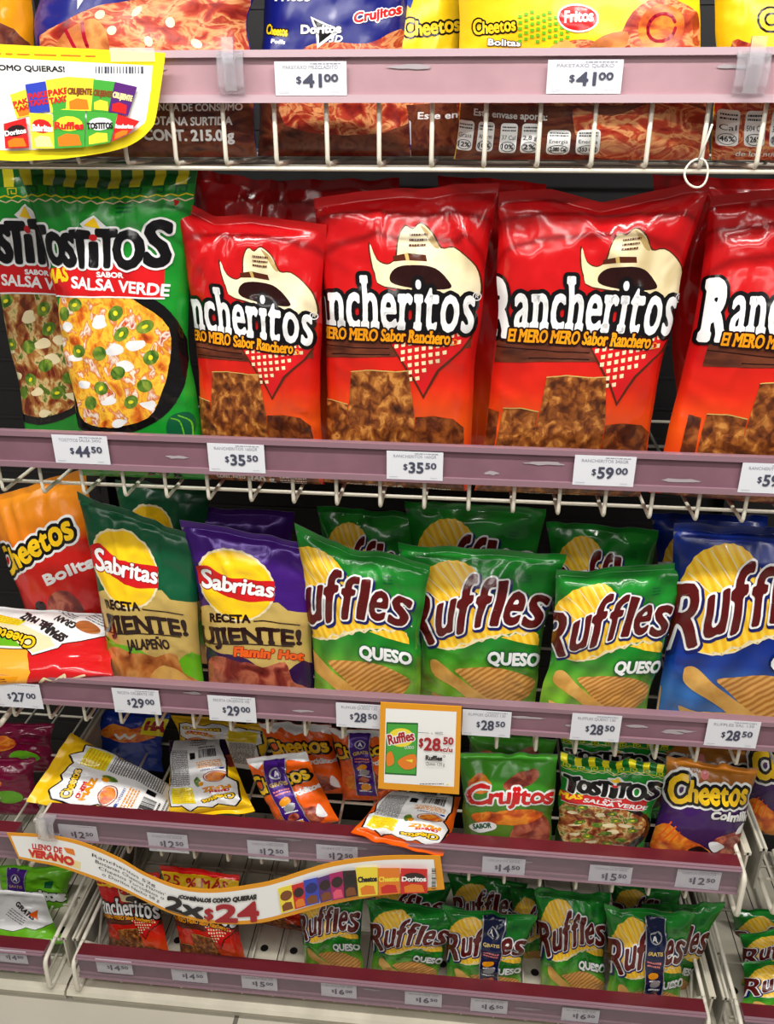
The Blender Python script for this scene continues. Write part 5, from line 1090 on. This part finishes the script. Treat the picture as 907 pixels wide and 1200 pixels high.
# ------------------------------------------------------------------ promotional cards
def plane_map(y, yslope=0.):
    return lambda p: np.array([at_y(a, b_, y) for a, b_ in np.asarray(p, float)])
flip = lambda pts: [(x, y) for x, y in pts]
class PxArt(Art):
    """canvas in photo pixels with y pointing down"""
    def text(s, st, x, y, h, mat, **k):
        f0 = k.pop('f', None); k['f'] = lambda P: np.stack([P[..., 0], 2*y-P[..., 1]], -1) if f0 is None else f0(np.stack([P[..., 0], 2*y-P[..., 1]], -1))
        return Art.text(s, st, x, y, h, mat, **k)
def mini_bag(A, q, film_, word=None, wm='p_cream', pic='p_orange', band_=None, rot=None):
    q = np.array(q, float); A.poly(q, film_)
    bl = lambda u, v: (q[0]*(1-u)+q[1]*u)*(1-v)+(q[3]*(1-u)+q[2]*u)*v
    if pic: A.poly([bl(.12, .72), bl(.4, .62), bl(.8, .66), bl(.9, .95), bl(.15, .95)], pic)
    if band_: A.poly(np.array([bl(.5+.42*math.cos(a), .36+.2*math.sin(a)) for a in np.arange(0, 6.2, .5)]), band_)
    if word:
        d = bl(.95, .45)-bl(.05, .45); L = np.linalg.norm(d); r = math.degrees(math.atan2(-d[1], d[0]))
        ht = np.linalg.norm(bl(.5, .55)-bl(.5, .33))
        for i, wd_ in enumerate(word.split('/')):
            p = bl(.05, .50+.24*i); A.text(wd_, p[0], p[1], ht*.8, wm, wd=L, bold=ht*.06, rot=r)
# yellow card hanging at the upper left
A = PxArt(907, 1200, 'card_yellow')
out = [(-190, 40), (5, 52), (194, 62), (188, 104)]+list(spline([(188, 104), (182, 140), (176, 152), (160, 166), (136, 176), (90, 184), (40, 188), (-10, 187), (-190, 170)], 5, False))
inner = [(-180, 58), (5, 68), (179, 77), (177, 105)]+list(spline([(176, 110), (171, 140), (166, 147), (152, 157), (128, 166), (80, 173), (30, 176), (-10, 175), (-180, 160)], 5, False))
A.poly(inner, 'card_white')
A.lines(-60, 112, 61, 66, 1, 'p_orange', .3, 4, 1.5)
A.text('¡COMBÍNALOS COMO QUIERAS!', -86, 80, 6.2, 'ink_black', wd=162, bold=.35, rot=-1.5, shear=-.12)
A.bars(112, 78, 169, 86, 'ink', 4, 16)
for q, fl, wd_, wm, pic, bd in (
    ([(12, 111), (36, 103), (42, 134), (20, 139)], 'p_lemon', 'PAKE/TAXO', 'p_red', 'p_orange', None), ([(30, 99), (55, 95), (62, 130), (36, 134)], 'p_blue', 'PAKE/TAXO', 'p_red', None, None), ([(54, 94), (80, 90), (84, 128), (60, 132)], 'p_lemon', 'PAKE/TAXO', 'p_red', 'p_green', None),
    ([(80, 90), (112, 92), (108, 130), (78, 130)], 'p_lemon', 'CRUJIENTE', 'p_brown', 'p_orange', None), ([(111, 93), (136, 96), (130, 132), (108, 130)], 'p_green', 'CRUJIENTE', 'p_brown', 'p_lemon', None), ([(136, 96), (162, 102), (151, 136), (128, 131)], 'p_purple', 'CRUJIENTE', 'p_cream', 'p_red', None),
    ([(6, 145), (32, 138), (36, 173), (8, 174)], 'p_red', 'Doritos', 'card_white', 'p_orange', 'p_dark'), ([(36, 132), (63, 134), (67, 174), (40, 174)], 'p_lemon', 'Sabritas', 'card_white', 'p_cream', 'p_red'), ([(64, 128), (102, 130), (101, 172), (66, 174)], 'p_green', 'Ruffles', 'p_red', 'p_orange', 'p_lemon'), ([(104, 130), (140, 133), (131, 167), (102, 172)], 'p_green', 'TOSTITOS', 'ink_black', 'p_lemon', 'card_white'), ([(140, 134), (166, 142), (152, 157), (133, 166)], 'p_red', 'Rancheritos', 'card_white', 'p_orange', None)):
    mini_bag(A, q, fl, wd_, wm, pic, bd)
o = flat_piece('promo_card', A, plane_map(-.014), (0, -1, 0), out, .0008, 'card_yellow', None, at_y(90, 120, -.014)); tag(o, 'yellow-framed promotional card with rounded corner hanging from the top rail at left', 'sign')
# orange framed price card
A = PxArt(907, 1200, 'card_orange')
out = [(446, 823), (541, 828), (538, 931), (443, 924)]
A.poly([(452, 830), (535, 834)]+[(532, 922), (450, 917)], 'card_white')
A.poly([(453, 846), (490, 847), (488, 909), (451, 907)], 'green_line'); A.poly([(454, 848), (489, 849), (487, 907), (452, 905)], 'p_green')
A.poly(ell(470, 864, 15, 11, 20), 'p_lemon'); A.text('Ruffles', 456, 872, 11, 'card_white', wd=30, bold=1.5, rot=10); A.text('Ruffles', 456, 872, 11, 'ink_red', wd=30, bold=.5, rot=10); A.text('QUESO', 474, 877, 3.4, 'card_white', wd=11)
A.poly(spline([(466, 892), (476, 885), (487, 884), (487, 898), (474, 901)], 3), 'p_orange'); A.poly(spline([(453, 884), (459, 880), (462, 893), (454, 897)], 3), 'p_orange'); A.poly([(475, 890), (484, 889), (483, 893)], 'p_lemon')
A.text('$', 491, 874, 9.5, 'ink_red', wd=4.6, bold=.35, rot=-3); A.text('28', 497, 878, 14, 'ink_red', wd=18.5, bold=.6, rot=-3); A.text('.', 516, 879, 12, 'ink_red', bold=.5); A.text('50', 519.5, 871, 8, 'ink_red', wd=11.5, bold=.4, rot=-3); A.text('c/u', 519, 879.5, 5, 'ink_red', wd=11, bold=.3, rot=-3)
A.strokes([[(490, 857), (503, 858)], [(510, 858.4), (519, 859)]], .25, 'ink_black'); A.text('A', 505.3, 859.5, 2.6, 'ink_black', wd=1.6); A.lines(510, 519, 856, 858, 1, 'ink_pale', .5, 2)
A.text('Ruffles', 499, 889, 5, 'ink_black', wd=19, bold=.35, rot=-3); A.outline(ell(520.5, 885, 1.2, 1.2, 10), .2, 'ink_black'); A.text('Queso 120 g', 499, 895, 3.6, 'ink_black', wd=22, bold=.15, rot=-3)
A.lines(492, 520, 916, 918, 1, 'ink', .5, 3); A.put(np.array([[(523, 917), (526, 917), (524.5, 919.5)]]), 'p_lemon')
o = flat_piece('price_card', A, plane_map(-.012), (0, -1, 0), out, .001, 'card_orange', None, at_y(492, 877, -.012)); tag(o, 'orange-framed white price card reading $28.50 clipped on the third rail', 'sign')
# wavy banner: hung in front of the fourth rail
top_e = spline([(8, 976), (36, 977), (66, 980), (99, 988), (139, 1005), (172, 1024), (212, 1039), (251, 1042), (298, 1036), (325, 1030), (387, 1011), (450, 1003), (516, 1003)], 4, False)
bot_e = spline([(521, 1042), (450, 1049), (387, 1060), (340, 1073), (301, 1082), (250, 1082), (205, 1072), (172, 1057), (139, 1041), (99, 1026), (66, 1015), (40, 1010), (22, 1006)], 4, False)
A = PxArt(907, 1200, 'card_yellow')
from_e = lambda t, o_: None
cl_t = spline([(8, 976), (36, 977), (66, 980), (99, 988), (139, 1005), (172, 1024), (212, 1039), (251, 1042), (298, 1036), (325, 1030), (387, 1011), (450, 1003), (516, 1003)], 8, False)
cl_b = spline([(22, 1006), (40, 1010), (66, 1015), (99, 1026), (139, 1041), (172, 1057), (205, 1072), (250, 1082), (301, 1082), (340, 1073), (387, 1060), (450, 1049), (521, 1042)], 8, False)
def bl_(u, v):
    """point of the banner: u along it, v down across it"""
    n = len(cl_t)-1; x = np.clip(np.asarray(u, float), 0, 1)*n; i = np.minimum(x.astype(int), n-1); t = (x-i)[..., None]
    p = cl_t[i]*(1-t)+cl_t[i+1]*t; q = cl_b[i]*(1-t)+cl_b[i+1]*t; vv = np.asarray(v, float)[..., None]
    return p*(1-vv)+q*vv
def strip(u0, u1, v0, v1, mat, n=30, same=False):
    us = np.linspace(u0, u1, n); A.poly(np.concatenate([bl_(us, np.full(n, v0)), bl_(us[::-1], np.full(n, v1))]), mat, same)
strip(0, 1, 0, 1, 'card_orange', 60); strip(0.006, .994, .035, .965, 'card_yellow' if False else 'card_orange', 60); strip(.015, .985, .10, .90, 'card_white', 60)
fw = lambda P: bl_(P[..., 0]/520., 1-P[..., 1]/40.)
def wtext(st, u, v, h, mat, du, **k): Art.text(A, st, u*520, (1-v)*40, h, mat, wd=du*520, f=fw, **k)
A.poly(np.concatenate([bl_(np.linspace(.07, .24, 8), np.full(8, .62)), bl_(np.linspace(.24, .07, 8), np.full(8, .86))]), 'p_cream')
wtext('LLENO DE', .085, .52, 7, 'p_red', .10, bold=.5); wtext('VERANO', .07, .80, 9, 'p_red', .15, bold=1.2, outs=[(1.4, 'p_cream')]); A.poly(bl_(np.array([.19, .22, .225, .2]), np.array([.30, .28, .46, .45])), 'p_orange')
A.lines(55, 62, 1000, 1002, 1, 'ink_pale', .5, 1)
for i, (s0, w_) in enumerate((('Rancheritos 52g', .17), ('Botanas Cheetos Flamin’', .19), ('Cheetos Torciditos o', .18), ('o Doritos Nacho 58 g', .16))): wtext(s0, .27+.008*i, .30+.155*i, 3.8, 'ink_black', w_, bold=.12)
wtext('¡COMBÍNALOS COMO QUIERAS!', .50, .36, 4.4, 'ink_black', .17, bold=.45, shear=.1)
wtext('2x', .475, .86, 18, 'ink_black', .085, bold=1.5); wtext('$', .565, .86, 12, 'ink_red', .018, bold=.6); wtext('24', .59, .90, 18, 'ink_red', .082, bold=1.4)
for q, fl, wd_, wm, pic, bd in (
    ([(326, 1040), (343, 1035), (346, 1064), (330, 1069)], 'p_lemon', None, 'p_cream', 'p_brown', 'p_brown'), ([(342, 1036), (356, 1032), (360, 1060), (346, 1064)], 'p_red', None, 'p_cream', 'p_orange', 'p_dark'), ([(356, 1030), (373, 1026), (375, 1056), (359, 1060)], 'p_blue', None, 'p_cream', 'p_brown', 'p_navy'), ([(372, 1027), (388, 1022), (391, 1052), (376, 1056)], 'p_purple', None, 'p_cream', 'p_brown', 'p_dark'), ([(386, 1022), (403, 1018), (404, 1050), (390, 1053)], 'p_magenta', None, 'p_cream', 'p_pink', 'p_dark'), ([(402, 1018), (418, 1017), (420, 1047), (404, 1050)], 'p_dark', None, 'p_cream', 'p_brown', 'ink_black'),
    ([(417, 1014), (443, 1013), (443, 1046), (421, 1048)], 'p_lemon', 'Cheetos', 'ink_black', 'p_orange', None), ([(443, 1014), (469, 1014), (469, 1044), (444, 1046)], 'p_orange', 'Cheetos', 'p_lemon', 'p_red', None), ([(470, 1014), (501, 1015), (501, 1043), (470, 1044)], 'p_red', 'Doritos', 'card_white', 'p_orange', 'p_dark')):
    mini_bag(A, q, fl, wd_, wm, pic, bd)
A.bars(506, 1014, 511, 1039, 'ink_black', 9, 14, True)
o = flat_piece('promo_banner', A, plane_map(-.016), (0, -1, 0), np.concatenate([top_e, bot_e]), .0008, 'card_orange', None, at_y(260, 1050, -.016)); tag(o, 'long wavy banner with orange border reading 2x$24 below the fourth rail', 'sign')

# ------------------------------------------------------------------ clips and loop
def clip_holder(label, x0, x1, y0, y1, yy=-.010):
    a, b_ = at_y(x0, y0, yy), at_y(x1, y1, yy); r = empty('label_clip', ((a[0]+b_[0])/2, yy, b_[2]), label, 'clip', 'clear clips on the rails'); L0 = np.array(((a[0]+b_[0])/2, yy, b_[2])); W_ = b_[0]-a[0]; z0, z1 = b_[2], a[2]
    mb = MB(); prof = [(.004, z1-.004), (-.001, z1-.001), (yy, z1-.004), (yy-.002, z1-.015), (yy-.001, z0+.006), (yy+.003, z0), (.001, z0+.001), (.001, z0+.003), (yy+.004, z0+.003), (yy+.0008, z0+.008), (yy, z1-.015), (yy+.0015, z1-.006), (-.001, z1-.003), (.004, z1-.006)]
    prof = [(min(y, -.0055) if y < 0 else y-.0065, z) for y, z in prof]
    mb.prism_x(prof, a[0], b_[0], 'clear_plastic'); mb.build('clip_body', r, L0)
    mb = MB(); xm = (a[0]+b_[0])/2
    mb.prism_x([(yy-.001, z1-.035), (yy-.009, z1-.012), (yy-.006, z1+.010), (yy-.003, z1+.010), (yy-.004, z1-.012)], xm-W_*.22, xm+W_*.22, 'clear_plastic'); mb.build('spring_tongue', r, L0)
clip_holder('clear plastic clip on the top rail left of the price tags', 253, 287, 58, 110)
clip_holder('clear plastic clip at the right end of the top rail', 866, 897, 58, 110)
clip_holder('clear plastic clip holding the left end of the wavy banner', 40, 66, 962, 988, -.022)
# white plastic loop dangling from the top basket
c0 = at_y(817, 203, -.004); r0 = .012
mb = MB(); pts = [(c0[0]+r0*.9*math.sin(t)+.001*math.cos(2*t), -.004+.003*math.cos(t), c0[2]+r0*1.05*math.cos(t)) for t in np.linspace(0, 2*math.pi, 25)[:-1]]
mb.tube(pts, .0011, 'wire_white', 6, True); z2 = c0[2]+r0*1.05
mb.tube([(c0[0], -.002, z2), (c0[0]+.006, .001, z2+.018), (c0[0]+.009, .003, z2+.03)], .0011, 'wire_white', 6)
tag(mb.build('plastic_loop', None, c0), 'white plastic loop dangling from the top wire basket at right', 'tag loop')
# tape holding the yellow card
a, b_ = at_y(128, 56, -.0155), at_y(182, 72, -.0155); mb = MB(); mb.box((a[0], -.0156, b_[2]), (b_[0], -.0154, a[2]), 'clear_tape'); tag(mb.build('tape', None, (a+b_)/2), 'strip of clear tape holding the yellow-framed card to the top rail', 'tape')
